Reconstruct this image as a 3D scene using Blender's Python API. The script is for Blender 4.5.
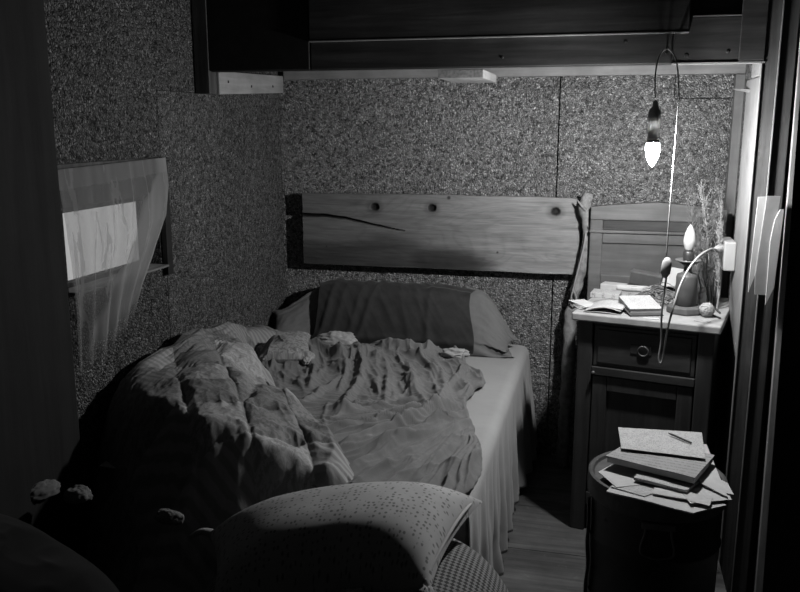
import bpy, math, random
import numpy as np
from mathutils import Vector, Matrix, noise as mn

for o in list(bpy.data.objects): bpy.data.objects.remove(o)
S = bpy.context.scene
COL = S.collection
PI = math.pi

# ------------------------------------------------------------------ camera, world, exposure
cam_d = bpy.data.cameras.new('camera'); cam = bpy.data.objects.new('camera', cam_d); COL.objects.link(cam)
cam.location = (0, 0, 1.45)
cam.rotation_euler = (math.radians(90 - 11.7), 0, math.radians(14))
cam_d.sensor_width = 36; cam_d.lens = 36 * 830 / 800; cam_d.clip_start = 0.02
S.camera = cam
W = bpy.data.worlds.new('world'); S.world = W; W.use_nodes = True
W.node_tree.nodes['Background'].inputs[0].default_value = (1, 1, 1, 1)
W.node_tree.nodes['Background'].inputs[1].default_value = .52       # overcast daylight outside the little window
S.view_settings.view_transform = 'Standard'; S.view_settings.look = 'None'
S.view_settings.exposure = 0.0; S.view_settings.gamma = 1.0
S.view_settings.use_curve_mapping = False
BULB_STRENGTH = 1900.0

# ------------------------------------------------------------------ materials
MATS = {}
class NT:
    def __init__(s, name):
        m = bpy.data.materials.new(name); m.use_nodes = True
        s.m = m; s.t = m.node_tree; s.n = s.t.nodes; s.l = s.t.links
        s.b = s.n['Principled BSDF']; s.out = s.n['Material Output']
        MATS[name] = m
    def node(s, ty, **kw):
        x = s.n.new(ty)
        for k, v in kw.items():
            if k.startswith('i_'): x.inputs[k[2:].replace('_', ' ')].default_value = v
            else: setattr(x, k, v)
        return x
    def link(s, a, b): s.l.new(a, b)
    def coord(s, uv=False, scale=(1, 1, 1), rot=(0, 0, 0), loc=(0, 0, 0)):
        t = s.node('ShaderNodeTexCoord'); mp = s.node('ShaderNodeMapping')
        mp.inputs['Scale'].default_value = scale; mp.inputs['Rotation'].default_value = rot; mp.inputs['Location'].default_value = loc
        s.link(t.outputs['UV' if uv else 'Object'], mp.inputs['Vector']); return mp.outputs[0]
    def noise(s, vec, scale, detail=4, rough=.55, dist=0):
        x = s.node('ShaderNodeTexNoise'); x.inputs['Scale'].default_value = scale; x.inputs['Detail'].default_value = detail
        x.inputs['Roughness'].default_value = rough; x.inputs['Distortion'].default_value = dist
        s.link(vec, x.inputs['Vector']); return x.outputs['Fac']
    def vor(s, vec, scale, feature='F1', rnd=1.0):
        x = s.node('ShaderNodeTexVoronoi', feature=feature); x.inputs['Scale'].default_value = scale; x.inputs['Randomness'].default_value = rnd
        s.link(vec, x.inputs['Vector']); return x
    def ramp(s, fac, stops, interp='LINEAR'):
        r = s.node('ShaderNodeValToRGB'); r.color_ramp.interpolation = interp
        e = r.color_ramp.elements
        while len(e) < len(stops): e.new(.5)
        for k, (p, g) in enumerate(stops):
            e[k].position = p; e[k].color = (g, g, g, 1)
        s.link(fac, r.inputs[0]); return r.outputs[0]
    def math(s, op, a, b=None):
        x = s.node('ShaderNodeMath', operation=op)
        for k, v in enumerate((a, b)):
            if v is None: continue
            if isinstance(v, (int, float)): x.inputs[k].default_value = v
            else: s.link(v, x.inputs[k])
        return x.outputs[0]
    def mul(s, a, b): return s.math('MULTIPLY', a, b)
    def bump(s, h, strength=.5, dist=.005):
        x = s.node('ShaderNodeBump'); x.inputs['Strength'].default_value = strength; x.inputs['Distance'].default_value = dist
        s.link(h, x.inputs['Height']); s.link(x.outputs[0], s.b.inputs['Normal'])
    def base(s, c, rough=.8, spec=.3):
        if isinstance(c, (int, float)): s.b.inputs['Base Color'].default_value = (c, c, c, 1)
        else: s.link(c, s.b.inputs['Base Color'])
        s.b.inputs['Roughness'].default_value = rough; s.b.inputs['Specular IOR Level'].default_value = spec

def plain(name, g, rough=.7, spec=.3, var=.25, sc=30, bump=.2, metal=0):
    t = NT(name); v = t.coord()
    n = t.noise(v, sc, 5)
    t.base(t.ramp(n, [(.25, g * (1 - var)), (.75, g * (1 + var))]), rough, spec)
    t.b.inputs['Metallic'].default_value = metal
    if bump: t.bump(n, bump, .003)
    return t.m

def wood(name, g, axis='x', var=.45, rough=.7, spec=.25, fine=55, worn=0, bump=.35):
    t = NT(name)
    k = {'x': (.07, 1, 1), 'y': (1, .07, 1), 'z': (1, 1, .07)}[axis]
    v = t.coord(scale=k)
    n1 = t.noise(v, fine, 6, .6, .4)
    n2 = t.noise(v, fine * .18, 3, .5, 1.2)
    n3 = t.noise(t.coord(), 7, 4, .6)
    a = t.ramp(n1, [(.3, 1 - var), (.7, 1 + var * .5)])
    b = t.ramp(n2, [(.3, 1 - var * .8), (.65, 1 + var * .4)])
    c = t.ramp(n3, [(.3, .75), (.7, 1.15)])
    x = t.mul(t.mul(t.mul(a, b), c), g)
    if worn:
        w = t.ramp(t.noise(t.coord(), 26, 6, .7), [(.60, 0), (.68, worn)])
        x = t.math('ADD', x, w)
    t.base(x, rough, spec); t.bump(n1, bump, .002)
    return t.m

def fabric(name, g, var=.15, weave=900, rough=.95, big=9, translucent=0):
    t = NT(name); v = t.coord(uv=True)
    n = t.noise(v, big, 5, .6)
    f = t.noise(v, weave, 2)
    x = t.mul(t.ramp(n, [(.3, g * (1 - var)), (.7, g * (1 + var))]), t.ramp(f, [(.3, .82), (.7, 1.12)]))
    t.base(x, rough, .1); t.bump(f, .25, .0008)
    t.b.inputs['Sheen Weight'].default_value = .1
    return t.m

def chipboard(name, lo, hi, scale, gap):
    t = NT(name)
    v0 = t.coord()
    # wobble the lattice so the chips are irregular, elongated flakes
    nz = t.node('ShaderNodeTexNoise'); nz.inputs['Scale'].default_value = 45; nz.inputs['Detail'].default_value = 2
    t.link(v0, nz.inputs['Vector'])
    sub = t.node('ShaderNodeVectorMath', operation='MULTIPLY_ADD'); sub.inputs[1].default_value = (.016, .016, .016)
    t.link(nz.outputs['Color'], sub.inputs[0]); t.link(v0, sub.inputs[2])
    v = sub.outputs[0]
    A = t.vor(v, scale); B = t.vor(v, scale * 1.9)
    E1 = t.vor(v, scale, 'DISTANCE_TO_EDGE')
    sepA = t.node('ShaderNodeSeparateColor'); t.link(A.outputs['Color'], sepA.inputs[0])
    sepB = t.node('ShaderNodeSeparateColor'); t.link(B.outputs['Color'], sepB.inputs[0])
    tone = t.math('ADD', t.mul(sepA.outputs[0], .62), t.mul(sepB.outputs[1], .38))
    tone = t.ramp(tone, [(.12, lo), (.35, (lo + hi) * .42), (.6, (lo + hi) * .55), (.9, hi)])
    edge = t.ramp(E1.outputs['Distance'], [(0, gap), (.09, 1)])
    pit = t.ramp(t.noise(v0, 70, 3, .6), [(.34, .25), (.46, 1)])
    big = t.ramp(t.noise(v0, 1.6, 3), [(.3, .85), (.7, 1.12)])
    x = t.mul(t.mul(t.mul(tone, edge), pit), big)
    t.base(x, .9, .15)
    t.bump(t.mul(t.math('ADD', sepA.outputs[0], t.mul(E1.outputs['Distance'], 3.0)), pit), 1.0, .008)
    return t.m

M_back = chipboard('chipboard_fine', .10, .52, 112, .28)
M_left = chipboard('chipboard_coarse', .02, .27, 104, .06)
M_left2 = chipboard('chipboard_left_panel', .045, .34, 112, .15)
M_header = wood('dark_stained_wood_x', .04, 'x', rough=.55)
M_darkz = wood('dark_stained_wood_z', .07, 'z', rough=.6)
M_darkz2 = wood('brown_stained_wood_z', .095, 'z', rough=.6, worn=.02)
M_postwood = wood('rough_dark_post_wood', .010, 'z', rough=.85, fine=30, bump=.8)
M_pale_x = wood('pale_pine_x', .20, 'x', var=.18)
M_pale_y = wood('pale_pine_y', .25, 'y', var=.2)
M_pale_z = wood('pale_pine_z', .15, 'z', var=.18, worn=.03)
M_endgrain = plain('end_grain', .16, sc=90, var=.45)
M_wornedge = wood('worn_edge_wood', .22, 'z', var=.3)
M_black = plain('blackened_wood', .008, var=.4)
M_floor = wood('floor_planks', .10, 'x', var=.4, fine=40, worn=.03, rough=.85)
M_ceil = wood('ceiling_boards', .05, 'x')
M_plaster = plain('room_wall', .015)
M_cab = wood('cabinet_walnut_z', .036, 'z', rough=.5, spec=.4, var=.4)
M_cabx = wood('cabinet_walnut_x', .036, 'x', rough=.5, spec=.4, var=.4)
M_cabp = wood('cabinet_panel_wood', .032, 'z', rough=.5, spec=.4, var=.45)
M_splash = wood('old_bed_panel_wood', .10, 'x', rough=.55, var=.25)
M_splash2 = wood('old_bed_panel_field', .085, 'x', rough=.55, var=.25)
M_top = plain('worn_pale_top', .27, rough=.5, var=.22, sc=22)
M_metal = plain('dark_metal', .06, rough=.4, spec=.5, metal=.7)
M_wire = plain('wire_grey', .09, rough=.5, metal=.5)
M_cordw = plain('white_cord', .30, var=.05, bump=0, rough=.45)
M_cordg = plain('grey_cord', .22, var=.1, bump=0, rough=.5)
M_white = plain('white_plastic', .26, var=.04, bump=0, rough=.4, spec=.5)
M_greyp = plain('grey_plastic', .33, var=.1, rough=.45)
M_socket = plain('lamp_socket_bakelite', .40, var=.1, rough=.5)
M_candle = plain('dark_candle_wood', .055, rough=.5)
M_candleb = plain('candle_base_wood', .075, rough=.6)
M_string = plain('pale_string', .28, sc=200, var=.3, bump=.8)
M_twig = plain('dry_twigs', .10, sc=60, var=.4)
M_stem = plain('dry_stems', .20, sc=60, var=.4)
M_branch = plain('grey_branch_bark', .17, sc=45, var=.5, bump=.9)
M_drum = plain('black_drum_paint', .012, rough=.55, spec=.4, var=.5)
M_drumtop = plain('drum_lid_paint', .05, rough=.6, var=.5, sc=18)
M_tape = plain('peeling_tape', .2)
M_white_sheet = fabric('white_linen', .30, var=.06, big=5)
M_grey_sheet = fabric('grey_cotton', .145, var=.12, big=7)
M_pale_cloth = fabric('pale_cotton', .30, var=.1)
M_case = fabric('pillow_cotton', .135, var=.12)
M_darkcloth = fabric('dark_throw', .034, var=.18, big=14)
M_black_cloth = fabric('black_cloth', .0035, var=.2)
M_mattress = plain('mattress_ticking', .35)
M_window = wood('window_frame_wood', .07, 'z')
M_sill = wood('window_sill_wood', .22, 'y')

def paper(name, g, lines=0, rows=60., ink=.5):
    t = NT(name); v = t.coord()
    n = t.noise(v, 25, 4)
    x = t.ramp(n, [(.3, g * .88), (.7, g * 1.05)])
    if lines:
        # rows of faint handwriting: thin bands broken up by noise
        w = t.node('ShaderNodeTexWave', wave_type='BANDS', bands_direction='Y'); w.inputs['Scale'].default_value = rows / 3.14 * .5
        w.inputs['Distortion'].default_value = .6; t.link(t.coord(rot=(0, 0, lines)), w.inputs['Vector'])
        br = t.noise(t.coord(scale=(1.0, .5, 1)), 260, 2)
        f = t.mul(t.ramp(w.outputs['Fac'], [(.62, 0), (.75, 1)]), t.ramp(br, [(.45, 0), (.55, 1)]))
        x = t.mul(x, t.math('SUBTRACT', 1.0, t.mul(f, ink)))
    t.base(x, .85, .15); return t.m
M_paper = paper('white_paper', .40)
M_written = paper('written_paper', .38, .25, 200)
M_page = paper('printed_page', .36, -.1, 220, .45)
M_cover = paper('worn_cover', .27, .3, 110, .35)
M_card = paper('white_card', .42)
M_darkbox = plain('dark_box_card', .05, rough=.6)
M_pencil = plain('dark_pencil', .04)

t = NT('bulb_glass_lit'); t.base(.9); t.b.inputs['Emission Color'].default_value = (1, 1, 1, 1); t.b.inputs['Emission Strength'].default_value = BULB_STRENGTH; M_bulb = t.m
t = NT('opal_bulb_glass'); t.base(.28, .25, .5); t.b.inputs['Subsurface Weight'].default_value = 0; M_opal = t.m
t = NT('window_glass')
tr = t.node('ShaderNodeBsdfTransparent'); gl = t.node('ShaderNodeBsdfGlossy'); gl.inputs['Roughness'].default_value = .05
tr.inputs[0].default_value = (.93, .93, .93, 1)
mx = t.node('ShaderNodeMixShader'); mx.inputs[0].default_value = .08
t.link(tr.outputs[0], mx.inputs[1]); t.link(gl.outputs[0], mx.inputs[2]); t.link(mx.outputs[0], t.out.inputs['Surface']); M_glass = t.m

t = NT('sheer_curtain')
tr = t.node('ShaderNodeBsdfTransparent'); df = t.node('ShaderNodeBsdfDiffuse'); tl = t.node('ShaderNodeBsdfTranslucent')
v = t.coord(uv=True)
den = t.node('ShaderNodeAttribute', attribute_name='dens')
df.inputs[0].default_value = (.30, .30, .30, 1); tl.inputs[0].default_value = (.35, .35, .35, 1)
a = t.node('ShaderNodeMixShader'); a.inputs[0].default_value = .4; t.link(df.outputs[0], a.inputs[1]); t.link(tl.outputs[0], a.inputs[2])
b = t.node('ShaderNodeMixShader'); t.link(den.outputs['Fac'], b.inputs[0]); t.link(tr.outputs[0], b.inputs[1]); t.link(a.outputs[0], b.inputs[2])
t.link(b.outputs[0], t.out.inputs['Surface']); M_sheer = t.m

# patchwork quilt: squares of different tone, each carrying a small print
t = NT('patchwork_quilt')
v = t.coord(uv=True, scale=(1, 1, 1))
sc = t.node('ShaderNodeVectorMath', operation='SCALE'); sc.inputs['Scale'].default_value = 1 / .15; t.link(v, sc.inputs[0])
fl = t.node('ShaderNodeVectorMath', operation='FLOOR'); t.link(sc.outputs[0], fl.inputs[0])
wn = t.node('ShaderNodeTexWhiteNoise', noise_dimensions='3D'); t.link(fl.outputs[0], wn.inputs['Vector'])
sep = t.node('ShaderNodeSeparateColor'); t.link(wn.outputs['Color'], sep.inputs[0])
tone = t.ramp(sep.outputs[0], [(0, .14), (.22, .21), (.42, .17), (.62, .24), (.82, .29)], 'CONSTANT')
p1 = t.ramp(t.noise(v, 42, 4, .65, 1.5), [(.44, .74), (.54, 1.08)])
st = t.node('ShaderNodeTexWave', wave_type='BANDS', bands_direction='DIAGONAL'); st.inputs['Scale'].default_value = 18; st.inputs['Distortion'].default_value = 2; t.link(v, st.inputs['Vector'])
p2 = t.ramp(st.outputs['Fac'], [(.3, .8), (.7, 1.1)])
mixp = t.node('ShaderNodeMix', data_type='FLOAT'); t.link(t.ramp(sep.outputs[1], [(.5, 0), (.51, 1)]), mixp.inputs[0]); t.link(p1, mixp.inputs[2]); t.link(p2, mixp.inputs[3])
x = t.mul(tone, mixp.outputs[0]); f = t.noise(v, 800, 2)
t.base(x, .95, .1); t.bump(t.noise(v, 60, 4), .35, .004); M_quilt = t.m

t = NT('dotted_cotton')
v = t.coord(uv=True)
vo = t.vor(v, 80, 'F1', .5); n = t.noise(v, 230, 2)
d = t.math('ADD', vo.outputs['Distance'], t.mul(n, .35))
x = t.mul(t.ramp(d, [(.40, .15), (.52, .35)]), t.ramp(t.noise(v, 9, 4), [(.3, .9), (.7, 1.1)]))
t.base(x, .95, .1); t.bump(t.noise(v, 700, 2), .2, .001); M_dots = t.m

t = NT('floral_cotton')
v = t.coord(uv=True)
x = t.mul(t.ramp(t.noise(v, 55, 3, .6, 1), [(.42, .16), (.56, .30)]), 1.0)
t.base(x, .95, .1); M_floral = t.m

t = NT('checked_cotton')
v = t.coord(uv=True, rot=(0, 0, .75))
ck = t.node('ShaderNodeTexChecker'); ck.inputs['Scale'].default_value = 105; ck.inputs[1].default_value = (.19, .19, .19, 1); ck.inputs[2].default_value = (.05, .05, .05, 1)
t.link(v, ck.inputs['Vector']); t.base(ck.outputs[0], .95, .1); M_check = t.m

# the headboard plank: pine grain with three knots, a long black split and a greasy patch from leaning heads
t = NT('headboard_pine')
v = t.coord(scale=(.10, 1, 1))
g1 = t.noise(v, 60, 6, .6, .5)
wv = t.node('ShaderNodeTexNoise'); wv.inputs['Scale'].default_value = 5.5; wv.inputs['Detail'].default_value = 2; wv.inputs['Distortion'].default_value = .6
t.link(t.coord(scale=(.28, 1, 1)), wv.inputs['Vector'])
rings = t.ramp(t.math('FRACT', t.mul(wv.outputs['Fac'], 16)), [(0, .90), (.25, 1.0), (.8, 1.02), (1, .90)])
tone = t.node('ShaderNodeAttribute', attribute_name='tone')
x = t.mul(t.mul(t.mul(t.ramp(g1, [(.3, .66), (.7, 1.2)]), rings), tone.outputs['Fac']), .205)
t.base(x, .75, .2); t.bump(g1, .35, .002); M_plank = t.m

# ------------------------------------------------------------------ mesh helpers
def rot_z(a): return np.array([[math.cos(a), -math.sin(a), 0], [math.sin(a), math.cos(a), 0], [0, 0, 1]])
def rot_x(a): return np.array([[1, 0, 0], [0, math.cos(a), -math.sin(a)], [0, math.sin(a), math.cos(a)]])
def rot_y(a): return np.array([[math.cos(a), 0, math.sin(a)], [0, 1, 0], [-math.sin(a), 0, math.cos(a)]])

def smooth_path(pts, n=8):
    P = [np.array(p, float) for p in pts]
    P = [2 * P[0] - P[1]] + P + [2 * P[-1] - P[-2]]
    out = []
    for i in range(1, len(P) - 2):
        for k in range(n):
            t = k / n
            out.append(.5 * ((2 * P[i]) + (-P[i-1] + P[i+1]) * t + (2*P[i-1] - 5*P[i] + 4*P[i+1] - P[i+2]) * t*t + (-P[i-1] + 3*P[i] - 3*P[i+1] + P[i+2]) * t**3))
    out.append(P[-2]); return np.array(out)

class MB:
    def __init__(s): s.v = []; s.f = []; s.n = 0; s.uv = None; s.attr = {}
    def add(s, V, F):
        V = np.asarray(V, float); s.v.append(V)
        s.f += [tuple(int(i) + s.n for i in f) for f in F]; s.n += len(V); return s
    def box(s, lo, hi):
        (a, b, c), (d, e, f) = lo, hi
        return s.add([(a,b,c),(d,b,c),(d,e,c),(a,e,c),(a,b,f),(d,b,f),(d,e,f),(a,e,f)],
                     [(0,3,2,1),(4,5,6,7),(0,1,5,4),(1,2,6,5),(2,3,7,6),(3,0,4,7)])
    def obox(s, c, size, R=None):
        h = np.array(size) / 2
        V = np.array([(a,b,d) for d in (-1,1) for (a,b) in ((-1,-1),(1,-1),(1,1),(-1,1))]) * h
        if R is not None: V = V @ np.asarray(R).T
        return s.add(V + np.array(c), [(0,3,2,1),(4,5,6,7),(0,1,5,4),(1,2,6,5),(2,3,7,6),(3,0,4,7)])
    def lathe(s, prof, c=(0,0,0), n=24, R=None):
        V = []; F = []; m = len(prof)
        for k in range(n):
            a = 2*PI*k/n
            for r, z in prof: V.append((r*math.cos(a), r*math.sin(a), z))
        for k in range(n):
            q = (k+1) % n
            for i in range(m-1): F.append((k*m+i, q*m+i, q*m+i+1, k*m+i+1))
        F.append([k*m for k in range(n)][::-1]); F.append([k*m+m-1 for k in range(n)])
        V = np.array(V)
        if R is not None: V = V @ np.asarray(R).T
        return s.add(V + np.array(c), F)
    def tube(s, pts, r, n=8, sm=6):
        P = smooth_path(pts, sm) if sm else np.array(pts, float)
        rr = np.interp(np.linspace(0, 1, len(P)), np.linspace(0, 1, len(r)), r) if hasattr(r, '__len__') else np.full(len(P), r)
        T = np.gradient(P, axis=0); T /= np.linalg.norm(T, axis=1)[:, None] + 1e-9
        up = np.array([0, 0, 1.]) if abs(T[0][2]) < .9 else np.array([1., 0, 0])
        N = np.cross(T[0], up); N /= np.linalg.norm(N); V = []
        for i in range(len(P)):
            N = N - T[i] * (N @ T[i]); N /= np.linalg.norm(N); B = np.cross(T[i], N)
            for k in range(n):
                a = 2*PI*k/n; V.append(P[i] + rr[i] * (math.cos(a)*N + math.sin(a)*B))
        F = [(i*n+k, i*n+(k+1)%n, (i+1)*n+(k+1)%n, (i+1)*n+k) for i in range(len(P)-1) for k in range(n)]
        F.append(tuple(range(n))[::-1]); F.append(tuple((len(P)-1)*n+k for k in range(n)))
        return s.add(V, F)
    def grid(s, P, wrap=False, flip=False):
        a, b = P.shape[:2]; F = []
        for i in range(a-1):
            for j in range(b if wrap else b-1):
                q = (j+1) % b; f = (i*b+j, i*b+q, (i+1)*b+q, (i+1)*b+j)
                F.append(f[::-1] if flip else f)
        return s.add(P.reshape(-1, 3), F)
    def prism(s, poly, z0, z1):
        n = len(poly); V = [(x, y, z0) for x, y in poly] + [(x, y, z1) for x, y in poly]
        return s.add(V, [tuple(range(n))[::-1], tuple(range(n, 2*n))] + [(k, (k+1)%n, n+(k+1)%n, n+k) for k in range(n)])
    def build(s, name, m, parent=None, R=None, T=None, bevel=0, smooth=False, solid=0, uv=None, attrs=None, sub=0, origin=None):
        V = np.vstack(s.v)
        if R is not None: V = V @ np.asarray(R).T
        if T is not None: V = V + np.array(T)
        if parent is not None: org = np.array(parent['_base'])
        elif origin is not None: org = np.array(origin)
        else: org = np.array([(V[:,0].min()+V[:,0].max())/2, (V[:,1].min()+V[:,1].max())/2, V[:,2].min()])
        me = bpy.data.meshes.new(name); me.from_pydata((V - org).tolist(), [], s.f); me.update()
        o = bpy.data.objects.new(name, me); COL.objects.link(o); me.materials.append(m)
        if parent is not None: o.parent = parent; o.location = (0, 0, 0) if parent.type == 'EMPTY' or True else o.location
        else: o.location = org
        o['_base'] = org.tolist()
        if smooth: me.polygons.foreach_set('use_smooth', [True]*len(me.polygons))
        if uv is not None:
            L = me.uv_layers.new(name='UVMap'); idx = np.zeros(len(me.loops), int); me.loops.foreach_get('vertex_index', idx)
            L.data.foreach_set('uv', np.asarray(uv, float)[idx].ravel())
        for k, a in (attrs or {}).items():
            at = me.attributes.new(k, 'FLOAT', 'POINT'); at.data.foreach_set('value', np.asarray(a, float).ravel())
        if solid:
            q = o.modifiers.new('s', 'SOLIDIFY'); q.thickness = solid; q.offset = -1
        if bevel:
            q = o.modifiers.new('b', 'BEVEL'); q.width = bevel; q.segments = 2; q.limit_method = 'ANGLE'
        if sub:
            q = o.modifiers.new('u', 'SUBSURF'); q.levels = sub; q.render_levels = sub
        return o

def tag(o, label, cat, group=None):
    o['label'] = label; o['category'] = cat
    if group: o['group'] = group
    return o
def struct(o, label=None):
    o['kind'] = 'structure'
    if label: o['label'] = label
    return o
def thing(name, label, cat, loc, group=None):
    o = bpy.data.objects.new(name, None); COL.objects.link(o); o.location = loc; o['_base'] = list(loc)
    o.empty_display_size = .1
    return tag(o, label, cat, group)

# numpy gradient-free value noise, for cloth
def vnoise(X, Y, seed=0):
    xi = np.floor(X).astype(np.int64); yi = np.floor(Y).astype(np.int64); xf = X - xi; yf = Y - yi
    def h(a, b):
        q = (a * 374761393 + b * 668265263 + seed * 974634777) & 0xffffffff
        q = ((q ^ (q >> 13)) * 1274126177) & 0xffffffff
        return ((q ^ (q >> 16)) & 0xffff) / 65535.
    sx = xf*xf*xf*(xf*(xf*6-15)+10); sy = yf*yf*yf*(yf*(yf*6-15)+10)
    return (h(xi,yi)*(1-sx)+h(xi+1,yi)*sx)*(1-sy) + (h(xi,yi+1)*(1-sx)+h(xi+1,yi+1)*sx)*sy
def fbm(X, Y, seed=0, oct=4):
    r = 0; a = .5
    for k in range(oct): r = r + a * vnoise(X * 2**k, Y * 2**k, seed + k*17); a *= .5
    return r
def ridged(X, Y, seed=0, oct=3):
    r = 0; a = .55
    for k in range(oct): r = r + a * (1 - np.abs(2*vnoise(X*2**k, Y*2**k, seed+k*31) - 1)); a *= .5
    return r
def seg_dist(X, Y, line):
    D = np.full(X.shape, 9.); Tt = np.zeros(X.shape)
    L = np.array(line, float); seg = np.linalg.norm(np.diff(L, axis=0), axis=1); tot = seg.sum(); acc = 0
    for k in range(len(L)-1):
        d = L[k+1]-L[k]; t = np.clip(((X-L[k,0])*d[0] + (Y-L[k,1])*d[1]) / (d@d), 0, 1)
        e = np.hypot(X-L[k,0]-t*d[0], Y-L[k,1]-t*d[1]); m = e < D
        D = np.where(m, e, D); Tt = np.where(m, (acc + t*seg[k])/tot, Tt); acc += seg[k]
    return D, Tt
def fold(X, Y, line, amp, w, seed=0):
    line = smooth_path([(a, b, 0) for a, b in line], 5)[:, :2]
    wx = X + .012*(fbm(X*14, Y*14, seed)-.5); wy = Y + .012*(fbm(X*14+9, Y*14, seed)-.5)
    D, T = seg_dist(wx, wy, line)
    return amp * np.exp(-(D/w)**1.5) * np.clip(np.minimum(T, 1-T)*6 + .15, 0, 1)
def smin(a, b): return np.minimum(a, b)
def sstep(x, a, b):
    t = np.clip((x-a)/(b-a), 0, 1); return t*t*(3-2*t)

# ------------------------------------------------------------------ the room
XL, YB, XR, YP = -1.435, 3.55, .49, 2.76       # left wall, back wall, alcove right wall, face of the partition
# floor of wide planks
b = MB(); y = -1.4
while y < 3.6:
    b.box((-1.7, y, -.04), (.426, y+.337, 0)); y += .34
b.box((.427, -1.4, -.20), (2.2, 3.7, -.15)); b.box((.4262, -1.4, -.16), (.4268, 2.75, -.001))
struct(b.build('floor', M_floor, bevel=.002), 'dark worn plank floor')
b = MB(); b.box((-1.7, -1.4, 2.2), (2.2, 3.7, 2.26)); struct(b.build('ceiling', M_ceil))
# back wall: two chipboard sheets with an open joint and a patched corner
b = MB(); z1 = 2.2
b.box((-1.58, YB, 0), (-.213, YB+.03, z1))
b.box((-.207, YB, 0), (.235, YB+.03, z1))
b.box((.239, YB, 0), (.60, YB+.03, 1.548)); b.box((.239, YB, 1.552), (.60, YB+.03, z1))
b.box((.235, YB, 0), (.239, YB+.03, 1.552))
b.box((-1.7, YB+.031, 0), (2.2, YB+.09, z1))
struct(b.build('wall_back', M_back, origin=(0,0,0)), 'pale chipboard back wall of the sleeping alcove')
# left wall with the window opening
WY0, WY1, WZ0, WZ1 = 1.965, 2.462, .985, 1.225
b = MB(); x0, x1 = XL-.077, XL
b.box((x0, -1.4, 0), (x1, WY0, 2.2)); b.box((x0, WY0, 0), (x1, WY1, WZ0)); b.box((x0, WY0, WZ1), (x1, WY1, 2.2))
b.box((x0, WY1, 0), (x1, 2.4942, 2.2)); b.box((x0, 2.4942, 1.559), (x1, 2.76, 2.2))
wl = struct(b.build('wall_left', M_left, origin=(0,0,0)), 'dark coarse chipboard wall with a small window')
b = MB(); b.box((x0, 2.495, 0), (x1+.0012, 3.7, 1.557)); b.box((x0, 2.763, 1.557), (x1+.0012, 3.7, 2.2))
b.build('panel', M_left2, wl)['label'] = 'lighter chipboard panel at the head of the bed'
# room behind and beside the camera
b = MB(); b.box((2.2, -1.4, -.2), (2.26, 3.7, 2.2)); struct(b.build('wall_right', M_plaster))
b = MB(); b.box((-1.7, -1.46, -.2), (2.26, -1.4, 2.2)); struct(b.build('wall_front', M_plaster))
b = MB(); b.box((XR, 3.08, 0), (XR+.03, YB, 2.2)); struct(b.build('wall_alcove', M_back, origin=(0,0,0)), 'chipboard end wall of the alcove')

# partition above the alcove: dark boards
b = MB(); b.box((XL, YP+.012, 1.63), (.44, YP+.05, 2.2))
hd = struct(b.build('wall_partition', M_header, origin=(0,0,0)), 'dark stained boards over the alcove')
b = MB(); b.box((-1.0, YP, 1.632), (.168, YP+.014, 1.722)); b.build('lower_board', M_header, hd, bevel=.002)
b = MB(); b.box((.174, YP, 1.634), (.436, YP+.014, 1.766)); b.build('end_board', M_header, hd, bevel=.002)
b = MB(); b.box((-1.0, YP-.014, 1.724), (.214, YP+.012, 2.198)); b.build('upper_board', M_header, hd, bevel=.003)
b = MB(); b.add([(-1.0,YP-.0155,1.7205),(.214,YP-.0155,1.7205),(.214,YP+.01,1.7205),(-1.0,YP+.01,1.7205),(-1.0,YP-.0155,1.7238),(.214,YP-.0155,1.7238),(.214,YP+.01,1.7238),(-1.0,YP+.01,1.7238)],
   [(0,3,2,1),(4,5,6,7),(0,1,5,4),(1,2,6,5),(2,3,7,6),(3,0,4,7)])
b.build('pale_edge', M_pale_x, hd)['label'] = 'pale lower edge of the upper board, bulb light painted in'  # edge catching the bulb light, put in as a pale strip
b = MB(); b.box((.224, YP-.002, 1.767), (.362, YP+.014, 1.770)); b.build('pale_edge', M_pale_x, hd)
b = MB(); b.box((.362, YP-.004, 1.637), (.434, YP+.014, 2.198)); b.build('side_board', M_header, hd, bevel=.002)
b = MB(); b.box((-1.375, YP-.004, 1.632), (-1.004, YP+.012, 2.198)); b.build('left_board', M_black, hd, bevel=.003)
b = MB(); b.box((-1.43, YP-.008, 1.555), (-1.376, YP+.05, 2.198)); b.build('left_stile', M_darkz, hd, bevel=.002)
b = MB(); b.box((.17, YP-.003, 1.6285), (.436, YP+.02, 1.6335)); b.build('pale_edge', M_pale_x, hd)  # bulb-lit bottom edge of the boards, painted as a pale strip
b = MB()
for x, z, r in ((.10, 1.745, .006), (.212, 1.655, .008), (.33, 1.665, .006), (.03, 1.70, .006), (-.35, 1.66, .005)):
    b.lathe([(r, 0), (r*.5, .0015)], (x, YP-.0005, z), 10, rot_x(PI/2))
b.build('knot', M_black, hd)

# pale battens round the alcove
b = MB(); b.box((-1.40, 3.505, 1.640), (.49, YB, 1.72)); struct(b.build('trim_1', M_pale_x, bevel=.003), 'pale batten along the top of the back wall')
b = MB(); b.box((.455, 3.500, 0), (.49, YB-.001, 1.638)); struct(b.build('trim_2', M_pale_z, bevel=.003), 'pale upright batten at the right end of the back wall')
b = MB(); V = []
b.add([(XL+.003,2.875,1.556),(XL+.038,2.875,1.556),(XL+.038,3.50,1.583),(XL+.003,3.50,1.583),(XL+.003,2.875,1.640),(XL+.038,2.875,1.640),(XL+.038,3.50,1.655),(XL+.003,3.50,1.655)],
   [(0,3,2,1),(4,5,6,7),(0,1,5,4),(1,2,6,5),(2,3,7,6),(3,0,4,7)])
tr3 = struct(b.build('trim_3', M_pale_y, bevel=.003), 'pale batten nailed to the left wall')
for y, z in ((2.95, 1.605), (3.16, 1.597), (3.38, 1.606)):
    b = MB(); b.lathe([(.006, 0), (.004, .002)], (XL+.0378, y, z), 10, rot_y(PI/2)); b.build('nail_head', M_black, tr3)
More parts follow.
